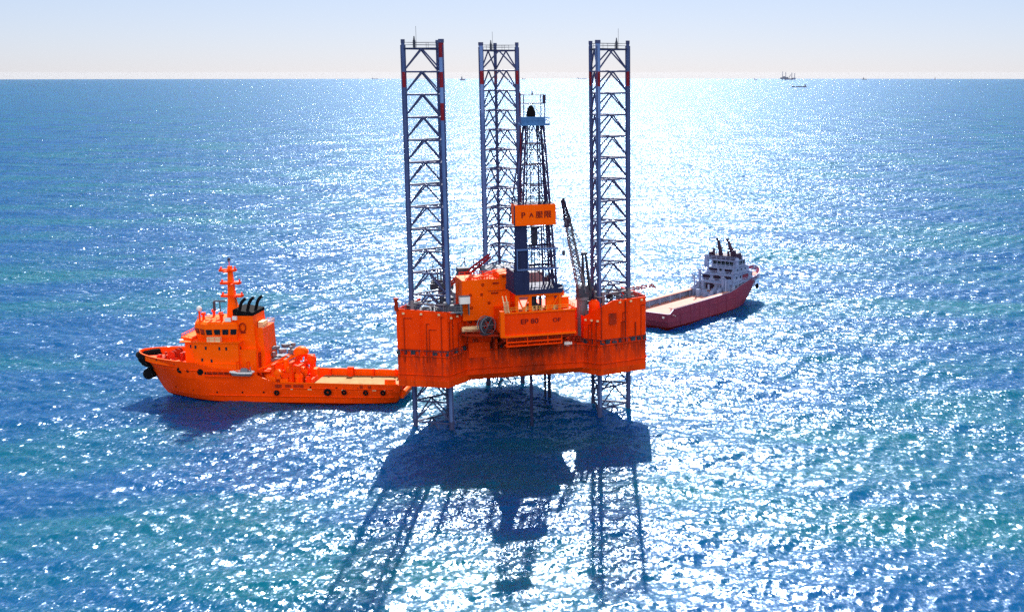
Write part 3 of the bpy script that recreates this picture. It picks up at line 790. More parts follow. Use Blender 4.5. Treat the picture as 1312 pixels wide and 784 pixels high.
for z in (29.5, 31, 32.5, 34): b.bar((12.5, -3, z), (13.6 - (z - 28) * .06, -3, z), 0.09, 4)
b.box(12.2, 13.4, -3.5, -2.6, 34.6, 35.1)
b.tube([(12.5, -3, 35), (8.4, -4.7, 44.2)], 0.045, 4); b.tube([(13.0, -3, 35), (8.5, -4.5, 43.4)], 0.045, 4); b.bar((7.75, -5, 45.4), (7.75, -5, 36.0), 0.03, 4); b.box(7.5, 8.0, -5.2, -4.8, 35.0, 36.0)
b.build('crane_mast', M['dgrey'], crane)
b = MB(); b.box(12.4, 14.6, -5.0, -2.6, 21.9, 23.1); b.rail([(11.7, -4.8, 22.1), (14.3, -4.9, 22.1)], 1.0, .9, .05)
b.build('crane_platform', M['grey'], crane, smooth=False)

# --- second crane and lattice stuff behind, left of the derrick
cb = MB(); cb.bar((-9.5, 14, 21), (-9.5, 14, 28.6), 0.8, 12); cb.box(-10.8, -8.4, 12.8, 15.2, 28.6, 30.6)
c2 = cb.build('deck_crane', M['dgrey'], rig)
b = MB(); b.lattice((-9.4, 13, 29), (-4.3, 10.5, 33.4), 0.5, 0.35, 8, 0.12, 0.07, up=(0, 1, 0)); b.build('boom', M['bandred'], c2)
b = MB(); b.lattice((-9.6, 13.6, 29.6), (-14.6, 15, 24.8), 0.4, 0.3, 8, 0.09, 0.06, up=(0, 1, 0)); b.build('boom_rest', M['redbrown'], c2)
b = MB(); b.box(-12, 4, 8, 24, 21, 25.5); b.box(-3, 8, 12, 26, 25.5, 29)
b.build('accommodation', M['grey'], rig, smooth=False)
b = MB(); rnd = random.Random(14)
for k in range(46):
    x, y = rnd.uniform(-17, 10), rnd.uniform(3, 26); z0 = 21 if y < 8 else 25.4
    h = rnd.uniform(1, 6.2); s = rnd.uniform(.06, .2)
    b.bar((x, y, z0), (x, y, z0 + h), s, 5)
    if rnd.random() < .6: b.bar((x, y, z0 + h * .9), (x + rnd.uniform(-3, 3), y + rnd.uniform(-1, 1), z0 + h * rnd.uniform(.5, 1)), s * .7, 5)
    if rnd.random() < .5: b.box(x - .7, x + .7, y - .5, y + .5, z0, z0 + rnd.uniform(.8, 2.5))
b.rail([(-16, 6, 24.3), (-8, 6, 24.3)], 1.1, 1.4, .05)
b.build('deck_pipework', M['dgrey'], rig)
b = MB(); b.bar((-15.4, 4, 24.2), (-15.4, 4, 28.2), .5, 10); b.ball((-15.4, 4, 28.4), 1.3, sz=.7); b.box(-17.4, -14.0, -6.6, -5.0, 24.3, 26.2); b.box(-17.2, -15.0, -3, 1, 24.3, 27.2)
b.build_each('deck_machinery', M['dgrey'], rig)

# --- loose things resting on the platform's decks
t = thing('storage_container', 'white box container standing left of the tall orange house on the platform', 'container', on_rig(-13.6, -6.9, 24.2), RIG_YAW)
b = MB(); b.box(-1.0, 1.0, -0.7, 0.7, 2.35, 3.8); b.build('container_body', M['white'], t, smooth=False)
b = MB(); b.box(-0.9, -0.75, -.6, .6, 0, 2.35); b.box(.75, .9, -.6, .6, 0, 2.35); b.box(-1.05, 1.05, -.75, .75, 3.8, 3.88); b.build_each('container_frame', M['grey'], t, smooth=False)
t = thing('hose_reel', 'large dark grey hose reel standing left of the lettered stern panel', 'reel', on_rig(-9.6, -8.6, 20.3), RIG_YAW + R(20))
b = MB(); b.ring((0, 0, 1.9), 1.25, 0.5, 18, axis='Y', k=8); b.build('hose_coil', M['dgrey'], t)
b = MB()
for y in (-.7, .7):
    b.ring((0, y, 1.9), 1.75, 0.09, 18, axis='Y')
    for k in range(6): a = math.pi * k / 3; b.bar((0, y, 1.9), (1.75 * math.cos(a), y, 1.9 + 1.75 * math.sin(a)), .07, 4)
b.build('reel_flange', M['grey'], t)
b = MB(); b.box(-1.2, 1.2, -.9, .9, 0, .2); b.bar((-1, -.8, .2), (0, -.8, 1.9), .1, 5); b.bar((1, -.8, .2), (0, -.8, 1.9), .1, 5); b.bar((-1, .8, .2), (0, .8, 1.9), .1, 5); b.bar((1, .8, .2), (0, .8, 1.9), .1, 5)
b.build('reel_stand', M['dgrey'], t)
t = thing('storage_tank', 'cream coloured horizontal tank lying beside the hose reel on the stern', 'tank', on_rig(-12.4, -6.6, 20.3), RIG_YAW)
b = MB(); b.lathe((0, 0, .85), [(.1, -1.9), (.5, -1.8), (.62, -1.5), (.62, 1.5), (.5, 1.8), (.1, 1.9)], 14, axis='X'); b.build('tank_shell', M['cream'], t)
b = MB()
for x in (-1.1, 1.1): b.box(x - .12, x + .12, -.55, .55, 0, .5)
b.build_each('tank_saddle', M['redbrown'], t, smooth=False)
b = MB(); b.prism([(-14.6, -6.4), (-13.4, -7.9), (-7.5, -10.4), (-7.5, -4), (-14, -4)], 20.0, 20.3)
for (x, y) in ((-13.3, -7.5), (-8.2, -9.8)): b.bar((x, y, 20.0), (x + .5, y + 3.5, 16.6), .15, 5)
b.rail([(-14.4, -6.5, 20.3), (-13.4, -7.8, 20.3), (-7.6, -10.2, 20.3)], 1.0, 1.2, .05)
b.build('reel_platform', M['redbrown'], rig)
t = thing('life_raft_canister', 'white life raft canister on the stern rail right of the lettered panel', 'life raft', on_rig(8.3, -5.35, 15.6), RIG_YAW)
b = MB(); b.lathe((0, 0, .75), [(.1, -.95), (.5, -.85), (.55, -.3), (.6, 0), (.55, .3), (.5, .85), (.1, .95)], 12, axis='X'); b.build('canister_shell', M['white'], t)
b = MB(); b.box(-.7, -.5, -.5, .5, 0, .4); b.box(.5, .7, -.5, .5, 0, .4); b.box(-.9, .9, .3, .6, -.1, .1); b.build_each('cradle', M['redbrown'], t, smooth=False)

# --- pipes between the platform and the sea bed
wp = on_rig(0.06, -6.4, 0)
b = MB(); b.bar((0, 0, -8), (0, 0, HB + 0.6), 0.33, 10); b.bar((0, 0, 7.6), (0, 0, 8.0), 0.42, 10)
o = b.build('conductor_pipe', M['navy']); o.location = wp
tag(o, 'single dark vertical pipe dropping from the platform stern into its shadow', 'pipe')
t = Vector(on_rig(9.5, 14, 0))
for k, (dx, lab) in enumerate(((0, 'thicker of two short pipes under the hull, left of the right leg'), (-0.95, 'thinner of two short pipes under the hull, left of the right leg'))):
    b = MB(); b.bar((0, 0, -8), (0, 0, HB + .4), 0.4 - .12 * k, 8); b.bar((0, 0, 5), (0, 0, 5.3), 0.5 - .12 * k, 8)
    o = b.build('caisson_pipe', M['navy']); o.location = t + Vector((dx, 0.2 * k, 0)); tag(o, lab, 'pipe')

# ------------------------------------------------------------------ ships
def hull_form(parent, S, levels, mats, ztop, deckz, name='hull', t=0.3, band=None, deckmat=None, deckname='deck', inner=None):
    """levels: list of (z or f(x), x_stern, x_bow, [(s, half breadth)...]); last level is the bulwark top.
    Outer shell, transom, bulwark thickness and inner side, and a separate deck surface."""
    rows = []
    for (z, xs, xb, tab) in levels:
        row = []
        for s in S:
            x = xs + s * (xb - xs); hb = float(np.interp(s, [a for a, _ in tab], [c for _, c in tab]))
            row.append((x, hb, z(x) if callable(z) else z))
        rows.append(row)
    b = MB(); n = len(S)
    for sg in (1, -1):
        for r0, r1, mi in zip(rows, rows[1:], band or [0] * 9):
            vs = [(x, sg * y, z) for x, y, z in r0] + [(x, sg * y, z) for x, y, z in r1]
            b._add(vs, [(i, i + 1, n + i + 1, n + i) for i in range(n - 1)], mi)
    for r0, r1, mi in zip(rows, rows[1:], band or [0] * 9):       # transom
        (x0, y0, z0), (x1, y1, z1) = r0[0], r1[0]
        b._add([(x0, y0, z0), (x0, -y0, z0), (x1, -y1, z1), (x1, y1, z1)], [(0, 1, 2, 3)], mi)
    # bulwark cap and inner side
    top = rows[-1]; inn = []
    for i, (x, y, z) in enumerate(top):
        inn.append((min(x, top[-1][0] - t) + (t if i == 0 else 0), max(0.02, y - t), z))
    inm = len(mats) - 1 if inner is None else inner
    for sg in (1, -1):
        vs = [(x, sg * y, z) for x, y, z in top] + [(x, sg * y, z) for x, y, z in inn] + [(x, sg * y, deckz(x) - 0.02) for x, y, z in inn]
        b._add(vs, [(i, i + 1, n + i + 1, n + i) for i in range(n - 1)], inm)
        b._add(vs, [(n + i, n + i + 1, 2 * n + i + 1, 2 * n + i) for i in range(n - 1)], inm)
    a, c = top[0], inn[0]
    b._add([(a[0], a[1], a[2]), (a[0], -a[1], a[2]), (c[0], -c[1], c[2]), (c[0], c[1], c[2]), (c[0], -c[1], deckz(0)), (c[0], c[1], deckz(0))], [(0, 1, 2, 3), (3, 2, 4, 5)], inm)
    h = b.build(name, mats, parent)
    d = MB()
    vs = [(x, y + .1, deckz(x)) for x, y, z in inn] + [(x, -y - .1, deckz(x)) for x, y, z in inn]
    d._add(vs, [(i, i + 1, n + i + 1, n + i) for i in range(n - 1)], 0)
    d.build(deckname, deckmat, parent, smooth=False)
    return h
S_ = [0, .012, .04, .1, .18, .26, .34, .40, .44, .455, .47, .49, .51, .54, .6, .66, .72, .745, .77, .8, .83, .86, .885, .91, .93, .95, .965, .98, .99, 1]

# --- the orange anchor-handling ship
hd = Vector((-1, 0.06)).normalized()
TUG_O = Vector((-53.0, 274.0, 0)); TUG_R = math.atan2(hd.y, hd.x)
tug = thing('supply_ship', 'orange supply ship with three black exhaust pipes lying left of the drilling platform', 'ship', TUG_O, TUG_R)
tug.scale = (0.965, 1, 1)
tugM = Matrix.Translation(TUG_O) @ Matrix.Rotation(TUG_R, 4, 'Z') @ Matrix.Diagonal((0.965, 1, 1, 1))
def tug_top(x): return float(np.interp(x, [-2, 27.6, 29.5, 31.5, 34.5, 44, 46.5, 63.5], [4.5, 4.8, 5.3, 6.0, 7.2, 8.0, 9.0, 10.2]))
def tug_deck(x): return float(np.interp(x, [-2, 33.5, 33.6, 45, 45.1, 64], [2.9, 3.0, 6.0, 6.6, 7.6, 8.8]))
lv = [(-1.5, 2.0, 53, [(0, 4), (.2, 6.2), (.7, 6.2), (.85, 3), (.95, .9), (1, .05)]),
      (0.35, 0.6, 57, [(0, 5.6), (.05, 6.7), (.15, 7.3), (.68, 7.3), (.76, 6.7), (.84, 5.1), (.9, 3.3), (.95, 1.7), (1, .06)]),
      (1.5, 0.0, 58, [(0, 6.1), (.03, 7.0), (.1, 7.4), (.70, 7.4), (.78, 6.8), (.85, 5.4), (.91, 3.7), (.955, 2.0), (1, .07)]),
      (lambda x: 0.55 * tug_top(x) + .4, -0.4, 60.6, [(0, 6.4), (.02, 7.2), (.08, 7.5), (.72, 7.5), (.79, 7.2), (.85, 6.3), (.9, 5.0), (.94, 3.6), (.97, 2.1), (1, .1)]),
      (tug_top, -0.6, 63.2, [(0, 6.3), (.02, 7.2), (.08, 7.5), (.74, 7.5), (.80, 7.3), (.85, 6.9), (.89, 6.2), (.93, 5.1), (.96, 3.8), (.98, 2.5), (.99, 1.6), (1, .3)])]
th = hull_form(tug, S_, lv, [M['shiphull'], M['boot'], M['bright']], tug_top, tug_deck, band=[1, 0, 0, 0], deckmat=M['orange'], deckname='forward_deck')
b = MB(); b.prism([(0.2, -6.2), (1.2, -6.9), (21.5, -7.1), (21.5, 7.1), (1.2, 6.9), (.2, 6.2)], 2.96, 3.12); b.build('wooden_deck', M['tan'], tug, smooth=False)
def side(x, z):                                            # half breadth of the port side at a point
    hb = [float(np.interp((x - l[1]) / (l[2] - l[1]), [a for a, _ in l[3]], [c for _, c in l[3]])) for l in lv]
    return float(np.interp(z, [l[0](x) if callable(l[0]) else l[0] for l in lv], hb))
for z, x0, x1 in ((1.75, 1, 44), (3.6, 1, 27), (7.3, 46, 58)):
    xs = np.linspace(x0, x1, 22)
    for sg in (1, -1):
        b = MB(); b.tube([(x, sg * (side(x, z) + .05), z) for x in xs], .13, 5); b.build('rubbing_strake', M['orange'], th)
b = MB(); b.tube([(x, side(x, tug_top(x)) - .1, tug_top(x) + .03) for x in np.linspace(0, 27, 10)], .16, 5); b.build('bulwark_cap', M['bright'], th)
b = MB()                                                   # black bow fender
xs = [60.0, 61.3, 62.4, 63.2]
for z, r in ((9.0, .75), (8.0, .8), (7.1, .65)):
    pts = [(x - (9.0 - z) * .55, (side(x - (9 - z) * .55, z) + .15), z) for x in xs[:-1]]
    full = pts + [(63.5 - (9.0 - z) * .55, 0, z)] + [(x, -y, zz) for x, y, zz in pts[::-1]]
    b.tube(full, r, 8)
b.lathe((60.6, 0, 5.0), [(.6, -2.4), (1.25, -2.1), (1.35, 0), (1.25, 2.1), (.6, 2.4)], 14, axis='Y')
b.build('bow_fender', M['black'], tug)
b = MB()                                                   # anchor pockets and fairleads
for (x, z, r) in ((50.6, 7.3, .75), (45.6, 7.0, .75), (48.6, 7.2, .38)):
    y = side(x, z); b.bar((x, y - .3, z), (x, y + .10, z - .05), r, 14)
for (x, z) in ((56.5, 9.2), (51.8, 8.6), (52.2, 8.0), (48, 2.6), (42, 2.4), (36, 2.5), (31, 2.6), (53, 2.8), (20, 3.9), (14, 3.8), (9, 3.7)):
    y = side(x, z); b.bar((x, y - .3, z), (x, y + .06, z), .22, 8)
b.build_each('fairlead', M['black'], th)
b = MB()                                                   # freeing ports and pale bits along the low side
for (x, w_) in ((27.5, 1.6), (25.2, 1.4), (22.8, 2.4), (8.2, .7), (6.3, .8)):
    y = side(x, 4.0); b.box(x - w_ / 2, x + w_ / 2, y - .1, y + .05, 3.65, 4.45)
b.build_each('freeing_port', M['redbrown'], th, smooth=False)
b = MB()
for (x, w_) in ((20.2, .9), (24.4, .5), (12.4, .8), (5.2, .9), (3.0, .5)):
    y = side(x, 4.0); b.box(x - w_ / 2, x + w_ / 2, y, y + .12, 3.3, 3.6)
b.build_each('mooring_plate', M['cream'], th, smooth=False)
b = MB(); y = 7.35
b.prism([(34.6, y), (44.8, y), (46.2, y + .05), (34.6, y + .05)], 6.3, 6.45); b.box(35, 44.6, y, y + .22, 6.45, 7.0)
b.build('recess_shadow', M['black'], th, smooth=False)  # black strip put on for the shadow inside a side recess
b = MB(); b.prism([(34.4, 7.3), (44.8, 7.3), (44.2, 7.95), (34.4, 7.95)], 6.05, 6.3); b.rail([(34.6, 7.85, 6.3), (44, 7.85, 6.3)], .9, 1.2, .05)
b.build('side_ledge', M['orange'], th, smooth=False)
b = MB()                                                   # stern roller steps
for k in range(4): b.box(-.9 + k * .75, -.1 + k * .75, -5.4, 5.4, 1.2 + k * .5, 1.7 + k * .55)
b.bar((-.7, -4.8, 2.3), (-.7, 4.8, 2.3), .7, 12)
for sg in (1, -1): b.box(.6, 3.2, sg * 6.0 - .5, sg * 6.0 + .5, 3, 5.6, taper=.15)
b.build('stern_roller', M['bright'], tug)
# superstructure
b = MB()
b.prism([(37.0, -6.0), (47.5, -6.0), (50.2, -4.4), (50.2, 4.4), (47.5, 6.0), (37.0, 6.0)], 6.2, 13.3)
b.box(36.8, 45, -6.6, 6.6, 6.2, 8.6)
ss = b.build('superstructure', M['bright'], tug, smooth=False)
b = MB(); b.box(36.6, 50.6, -6.3, 6.3, 13.3, 13.5); b.prism([(48.3, -4.9), (51.4, -3.6), (51.4, 3.6), (48.3, 4.9)], 13.5, 14.0)
b.build('bridge_deck', M['bright'], ss, smooth=False)
b = MB()
for (x, z) in ((48.2, 12.3), (47.0, 12.3), (44.6, 12.1), (41.4, 12.0), (39.8, 12.0), (45.6, 9.4), (43.4, 9.2)):
    y = 6.0 if x < 47.5 else 6.0 - (x - 47.5) * .6
    b.box(x - .22, x + .22, y - .1, y + .05, z - .36, z + .36)
for (y, z) in ((4.6, 11.9), (1.5, 11.8), (-2, 11.8), (4.4, 9)): b.box(36.92, 37.05, y - .25, y + .25, z - .35, z + .35)
b.build_each('window', M['glass'], ss, smooth=False)
b = MB(); b.box(41, 44.2, 5.3, 6.15, 13.5, 14.6); b.build_each('locker', M['cream'], ss, smooth=False)
b = MB(); b.rail([(37, 6.15, 13.5), (47.6, 6.15, 13.5), (51.2, 3.6, 13.6), (51.2, -3.6, 13.6), (47.6, -6.1, 13.5), (37, -6.1, 13.5)], 1.1, 1.2, .05)
b.build('railing', M['orange'], ss)
# wheelhouse: windows lean outwards
WP = [(37.6, -4.6), (44.6, -5.6), (47.6, -3.8), (48.8, 0), (47.6, 3.8), (44.6, 5.6), (37.6, 4.6)]
def grow(poly, k, c=(43, 0)): return [(c[0] + (x - c[0]) * k, c[1] + (y - c[1]) * k) for x, y in poly]
b = MB(); b.prism(grow(WP, .94), 13.5, 14.8, poly1=grow(WP, 1.0)); b.prism(grow(WP, 1.0), 14.8, 16.3, poly1=grow(WP, 1.05), top=False, bottom=False)
b.prism(grow(WP, 1.05), 16.3, 17.3, poly1=grow(WP, 1.02)); b.prism(grow(WP, 1.02), 17.3, 17.7, poly1=grow(WP, .9))
wh = b.build('wheelhouse', M['bright'], tug, smooth=False)
b = MB()
P0, P1 = grow(WP, 1.006), grow(WP, 1.056)
for i in range(6):
    a0, c0, a1, c1 = Vector(P0[i]), Vector(P0[i + 1]), Vector(P1[i]), Vector(P1[i + 1])
    n = max(2, int((c0 - a0).length / 1.45))
    for k in range(n):
        t0, t1 = (k + .14) / n, (k + .86) / n
        q = [a0.lerp(c0, t0), a0.lerp(c0, t1), a1.lerp(c1, t1), a1.lerp(c1, t0)]
        z0, z1 = 14.95, 16.2
        d = (c0 - a0).normalized(); nn = Vector((d.y, -d.x)) * .05
        vs = [(q[0].x, q[0].y, z0), (q[1].x, q[1].y, z0), (q[2].x, q[2].y, z1), (q[3].x, q[3].y, z1)]
        vs += [(x - nn.x * 3, y - nn.y * 3, z) for x, y, z in vs]
        vs = [(x + nn.x, y + nn.y, z) for x, y, z in vs]
        b._add(vs, [(0, 1, 2, 3), (7, 6, 5, 4), (0, 4, 5, 1), (1, 5, 6, 2), (2, 6, 7, 3), (3, 7, 4, 0)], 0)
b.build_each('window', M['glass'], wh, smooth=False)
b = MB(); b.rail([(38.6, 4.2, 17.7), (44.6, 5, 17.7), (47.4, 3, 17.7)], 1.0, 1.1, .05)
for (x, y) in ((46.4, 2.0), (45.6, -2), (41.5, 3.4), (42.6, 1.2)): b.bar((x, y, 17.7), (x, y, 18.8), .3, 6); b.box(x - .4, x + .4, y - .4, y + .4, 18.8, 19.3)
b.bar((46.8, 3.2, 17.7), (46.8, 3.2, 20.0), .22, 6)
b.build_each('roof_fitting', M['orange'], wh)
b = MB(); b.ball((46.8, 3.2, 20.4), .62); b.ball((45.4, 1.6, 18.6), .45); b.box(39.0, 40.4, 4.0, 4.5, 17.8, 18.7); b.box(37.6, 38.6, 4.0, 4.5, 18.2, 19.0)
b.build_each('antenna_dome', M['white'], wh)
# mast with three cross arms
b = MB(); b.prism([(38.0, -1.0), (41.3, -1.0), (41.3, 1.0), (38.0, 1.0)], 17.6, 21.5, poly1=[(39.3, -.7), (41.0, -.7), (41.0, .7), (39.3, .7)]); b.prism([(39.3, -.7), (41.0, -.7), (41.0, .7), (39.3, .7)], 21.5, 29.6, poly1=[(39.9, -.35), (40.7, -.35), (40.7, .35), (39.9, .35)])
mast = b.build('mast', M['bright'], tug, smooth=False)
b = MB()
for z, x0, x1 in ((22.6, 37.6, 42.6), (25.5, 38.0, 42.6), (28.4, 38.9, 42.7)):
    b.box(x0, x1, -.7, .7, z, z + .5); b.box(x0 + 1.2, x0 + 2.2, -2.2, 2.2, z, z + .3)
    b.bar((x0 + .2, 0, z + .4), (x0 + .2, 0, z + 1.1), .18, 6); b.bar((x1 - .3, 0, z + .4), (x1 - .3, 0, z + 1.0), .22, 6)
b.bar((40.4, 0, 29.6), (40.4, 0, 31.0), .1, 5)
b.build('mast_arm', M['orange'], mast, smooth=False)
b = MB(); b.box(41.9, 44.6, -.22, .22, 21.4, 21.75); b.bar((43.2, 0, 17.8), (43.2, 0, 21.4), .12, 6); b.bar((44.4, .4, 19.4), (44.4, .4, 21.6), .3, 6); b.ball((40.4, 0, 31.1), .4)
b.build('radar', M['dgrey'], mast)
# funnel casing with three pipes
b = MB(); b.prism([(33.4, -4.2), (38.6, -4.2), (38.6, 3.8), (33.4, 3.8)], 6.0, 19.0, poly1=[(34.2, -3.8), (38.4, -3.8), (38.4, 3.4), (34.2, 3.4)])
b.prism([(32.0, -5.2), (34.4, -5.2), (34.4, 2.6), (32.0, 2.6)], 6.0, 15.9, poly1=[(32.4, -5.0), (34.4, -5.0), (34.4, 2.4), (32.4, 2.4)]); b.box(33.2, 37.2, -5.6, 5.3, 6, 11.6)
fc = b.build('funnel', M['bright'], tug, smooth=False)
b = MB(); b.prism([(34.1, -3.9), (38.8, -3.9), (38.8, 3.5), (34.1, 3.5)], 19.0, [19.7, 20.3, 20.3, 19.7]); b.build('funnel_cap', M['black'], fc, smooth=False)
for k in range(3):
    b = MB(); x = 37.9 - k * 1.35; y = 2.0 - k * 1.6
    b.tube([(x, y, 19.4), (x - .5, y, 21.3), (x - 1.1, y, 22.2), (x - 1.7, y, 22.6)], .36, 8); b.build('exhaust_pipe', M['black'], fc)
b = MB(); b.ring((36.6, 3.66, 16.4), .95, .14, 16, axis='Y', k=6, sq=.75); b.box(36.0, 37.2, 3.45, 3.62, 15.0, 15.4); b.build('emblem', M['redbrown'], fc)
b = MB(); b.rail([(32.3, 2.3, 15.9), (32.3, -5, 15.9), (34, -5, 15.9)], 1.0, 1.0, .05); b.box(32.6, 33.8, -1.6, 1.4, 15.9, 17.2); b.build('railing', M['cream'], fc)
b = MB()
for (y, z) in ((3.2, 9.4), (-1.5, 9.4)): b.box(33.05, 33.3, y - .8, y + .8, z - 2.6, z + 1.2)
b.build_each('doorway_recess', M['redbrown'], fc, smooth=False)
# after-deck machinery
b = MB()
for y in (-3.6, 3.6):
    b.lathe((26.2, y * .45, 5.2), [(2.0, -1.55), (2.0, -1.4), (.9, -1.38), (.9, 1.38), (2.0, 1.4), (2.0, 1.55)], 18, axis='Y')
b.box(24, 28.6, -4.6, 4.6, 3, 3.6); b.box(27.6, 29.6, -4, 4, 3, 6.4); b.box(24.6, 27.6, -4.9, -4.4, 3, 6.6); b.box(24.6, 27.6, 4.4, 4.9, 3, 6.4)
b.build('towing_winch', M['orange'], tug)
b = MB()
for x, h in ((29.4, 8.4), (25.2, 8.9), (23.4, 8.2)):
    for y in (-5.4, 5.2): b.box(x - .4, x + .4, y - .4, y + .4, 3, h, taper=.08)
    b.box(x - .35, x + .35, -5.4, 5.2, h - .5, h)
b.box(23.2, 29.6, -5.7, -5.1, 8.0, 8.4); b.box(30.0, 33.2, -5.6, 5.6, 6.6, 7.0)
for y in (-5, 5): b.bar((30, y, 3), (33, y, 7), .25, 6)
b.box(21.6, 22.6, -2.6, 2.6, 3.1, 4.2); b.bar((22, 3.4, 3), (22, 3.4, 5.4), .4, 8); b.bar((22, 2.0, 3), (22, 2.0, 5.0), .35, 8)
b.build('winch_gantry', M['orange'], tug, smooth=False)
b = MB()
for (x, y, r, h) in ((28.4, 4.6, 1.1, 7.2), (25.6, 3.4, 1.25, 7.6), (23.6, 4.8, .8, 6.6), (30.8, 3.6, 1.3, 6.4), (31.6, -3, 1.5, 7.4), (24.0, 0.6, 1.0, 6.8), (27.4, -3.6, 1.3, 8.6), (29.6, 1.0, 1.2, 7.8)):
    b.lathe((x, y, 3), [(r, 0), (r, h - 4.2), (r * 1.15, h - 4.1), (r * 1.1, h - 3.4), (r * .5, h - 3.0)], 14)
for (x, y, w_, l_, h) in ((32.4, 1.5, 1.3, 2.2, 5.6), (26.6, 5.6, 1.0, .7, 5.2), (29.8, 5.2, 1.2, .9, 5.8), (22.6, -3.6, .9, 1.2, 5.6)): b.box(x - w_, x + w_, y - l_, y + l_, 3, h, taper=.12)
b.build_each('winch_housing', M['bright'], tug)
b = MB(); b.bar((25.0, -1, 8.0), (25.0, -1, 9.6), .5, 10); b.lathe((24.8, -1, 9.4), [(1.3, 0), (1.75, .3), (1.7, .9), (1.2, 1.5), (.5, 1.8), (.05, 1.85)], 16)
b.build('vent_cowl', M['bright'], tug)
b = MB(); b.bar((22.6, -1.5, 3), (22.6, -1.5, 7.2), .45, 10); b.ball((22.6, -1.5, 8.0), 1.2, n=16)
b.build('vent_cowl', M['orange'], tug)
b = MB(); b.bar((27.2, 2.5, 6.4), (27.2, 2.5, 9.0), .6, 10); b.tube([(27.2, 2.5, 8.8), (34.6, 4.8, 6.6)], .28, 6); b.tube([(27.2, 2.5, 8.8), (24.4, 1.5, 10.0)], .3, 6); b.bar((27.2, 2.5, 9.6), (31, 3.7, 8.0), .14, 6)
b.build('deck_crane', M['bright'], tug)
b = MB(); rnd = random.Random(4)
for k in range(22):
    x, y = rnd.uniform(27, 33), rnd.uniform(-5.4, -1); s = rnd.uniform(.3, .8); z = rnd.uniform(8.2, 10.4)
    b.box(x - s, x + s, y - s, y + s, z, z + rnd.uniform(.3, 1.0), rz=rnd.uniform(0, 3))
b.box(26.6, 33.2, -5.8, -1, 7.6, 8.3)
for x in (27.2, 32.8): b.bar((x, -3, 3), (x, -3, 7.8), .3, 6)
b.build('boat_platform', M['grey'], tug, smooth=False)
b = MB()
for k in range(34):
    x, y = rnd.uniform(21.8, 33), rnd.uniform(-5.5, 6); s = rnd.uniform(.15, .5)
    b.box(x - s, x + s, y - s, y + s, 3, 3 + rnd.uniform(.5, 2.4), rz=rnd.uniform(0, 3))
for k in range(12):
    x, y = rnd.uniform(22, 32), rnd.uniform(0, 6); b.tube([(x, y, 3), (x, y, rnd.uniform(4.5, 7.5)), (x + rnd.uniform(-2, 2), y, rnd.uniform(4.5, 7))], .11, 5)
b.build_each('deck_fitting', M['redbrown'], tug)
b = MB()
for k in range(20):
    x, y = rnd.uniform(21.4, 30), rnd.uniform(1, 6.4); s = rnd.uniform(.1, .28); b.box(x - s, x + s, y - s, y + s, 3, 3.2 + rnd.uniform(.2, .9))
b.build_each('mooring_gear', M['yellow'], tug)
b = MB()
for x in (4, 9.5, 15, 20):
    b.box(x - .25, x + .25, -7.2, -6.7, 3, 4.75); b.box(x - .25, x + .25, 6.7, 7.2, 3, 4.6)
b.box(14.2, 15.6, -7.1, -6.3, 3, 5.2); b.build_each('bulwark_post', M['orange'], tug, smooth=False)
b = MB()
for k in range(14):
    x = rnd.uniform(51.6, 58); y = rnd.uniform(-2.8, 2.8); s = rnd.uniform(.25, .7); b.box(x - s, x + s, y - s, y + s, 8, 8.6 + rnd.uniform(.3, 1.3), rz=rnd.uniform(0, 3))
for y in (-1.6, 1.6): b.lathe((54.6, y, 9.5), [(.9, -.7), (.9, -.6), (.5, -.58), (.5, .58), (.9, .6), (.9, .7)], 12, axis='Y')
b.build('anchor_windlass', M['redbrown'], tug)
# rescue boat on the ship's side
rb = thing('rescue_boat', 'small grey rescue boat hanging at the side of the orange ship', 'boat', tugM @ Vector((35.6, 7.9, 6.4)), TUG_R)
b = MB(); k = [(-2.3, .75), (-1.2, 1.0), (.6, .95), (1.8, .5), (2.7, .03)]
up = [(x, y) for x, y in k] + [(x, -y) for x, y in k[::-1]]; lo_ = [(x * .86, y * .5) for x, y in up]
b.prism(lo_, 0, .75, poly1=up); b.build('boat_hull', M['grey'], rb)
b = MB(); b.tube([(x, y, .8) for x, y in up] + [(up[0][0], up[0][1], .8)], .22, 7); b.build('inflated_collar', M['white'], rb)
b = MB(); b.box(-1.4, .3, -.55, .55, .75, 1.7, taper=.18); b.bar((-1.9, 0, .8), (-1.9, 0, 2.0), .1, 5); b.build('cockpit', M['grey'], rb, smooth=False)
b = MB()
for x in (34.4, 36.8): b.tube([(x, 6.2, 6.2), (x, 6.4, 9.2), (x, 7.9, 9.4), (x, 7.9, 7.6)], .14, 6)
b.build('davit', M['orange'], tug)
# tyre fenders hanging on the low side
first = None
TYRES = ((27.9, 2.6, 'leftmost tyre fender on the orange ship, beside its bulkhead break'), (16.0, 2.9, 'largest tyre fender on the orange ship, amidships on the low side'),
         (12.2, 2.9, 'third tyre fender from the platform on the orange ship'), (7.2, 2.9, 'second tyre fender from the platform on the orange ship'), (3.2, 2.9, 'tyre fender nearest the platform on the orange ship stern'))
for i, (x, z, lab) in enumerate(TYRES):
    if i == 0:
        b = MB(); b.ring((0, 0, 0), .40, .22, 16, axis='Y', k=8); o = first = b.build('tyre_fender', M['black'])
    else:
        o = first.copy(); COL.objects.link(o)
    o.location = tugM @ Vector((x, side(x, z) + .27, z)); o.rotation_euler = (0, 0, TUG_R)
    if i == 1: o.scale = (1.45, 1.2, 1.35)
    tag(o, lab, 'tyre', 'tyre fenders on the orange ship')

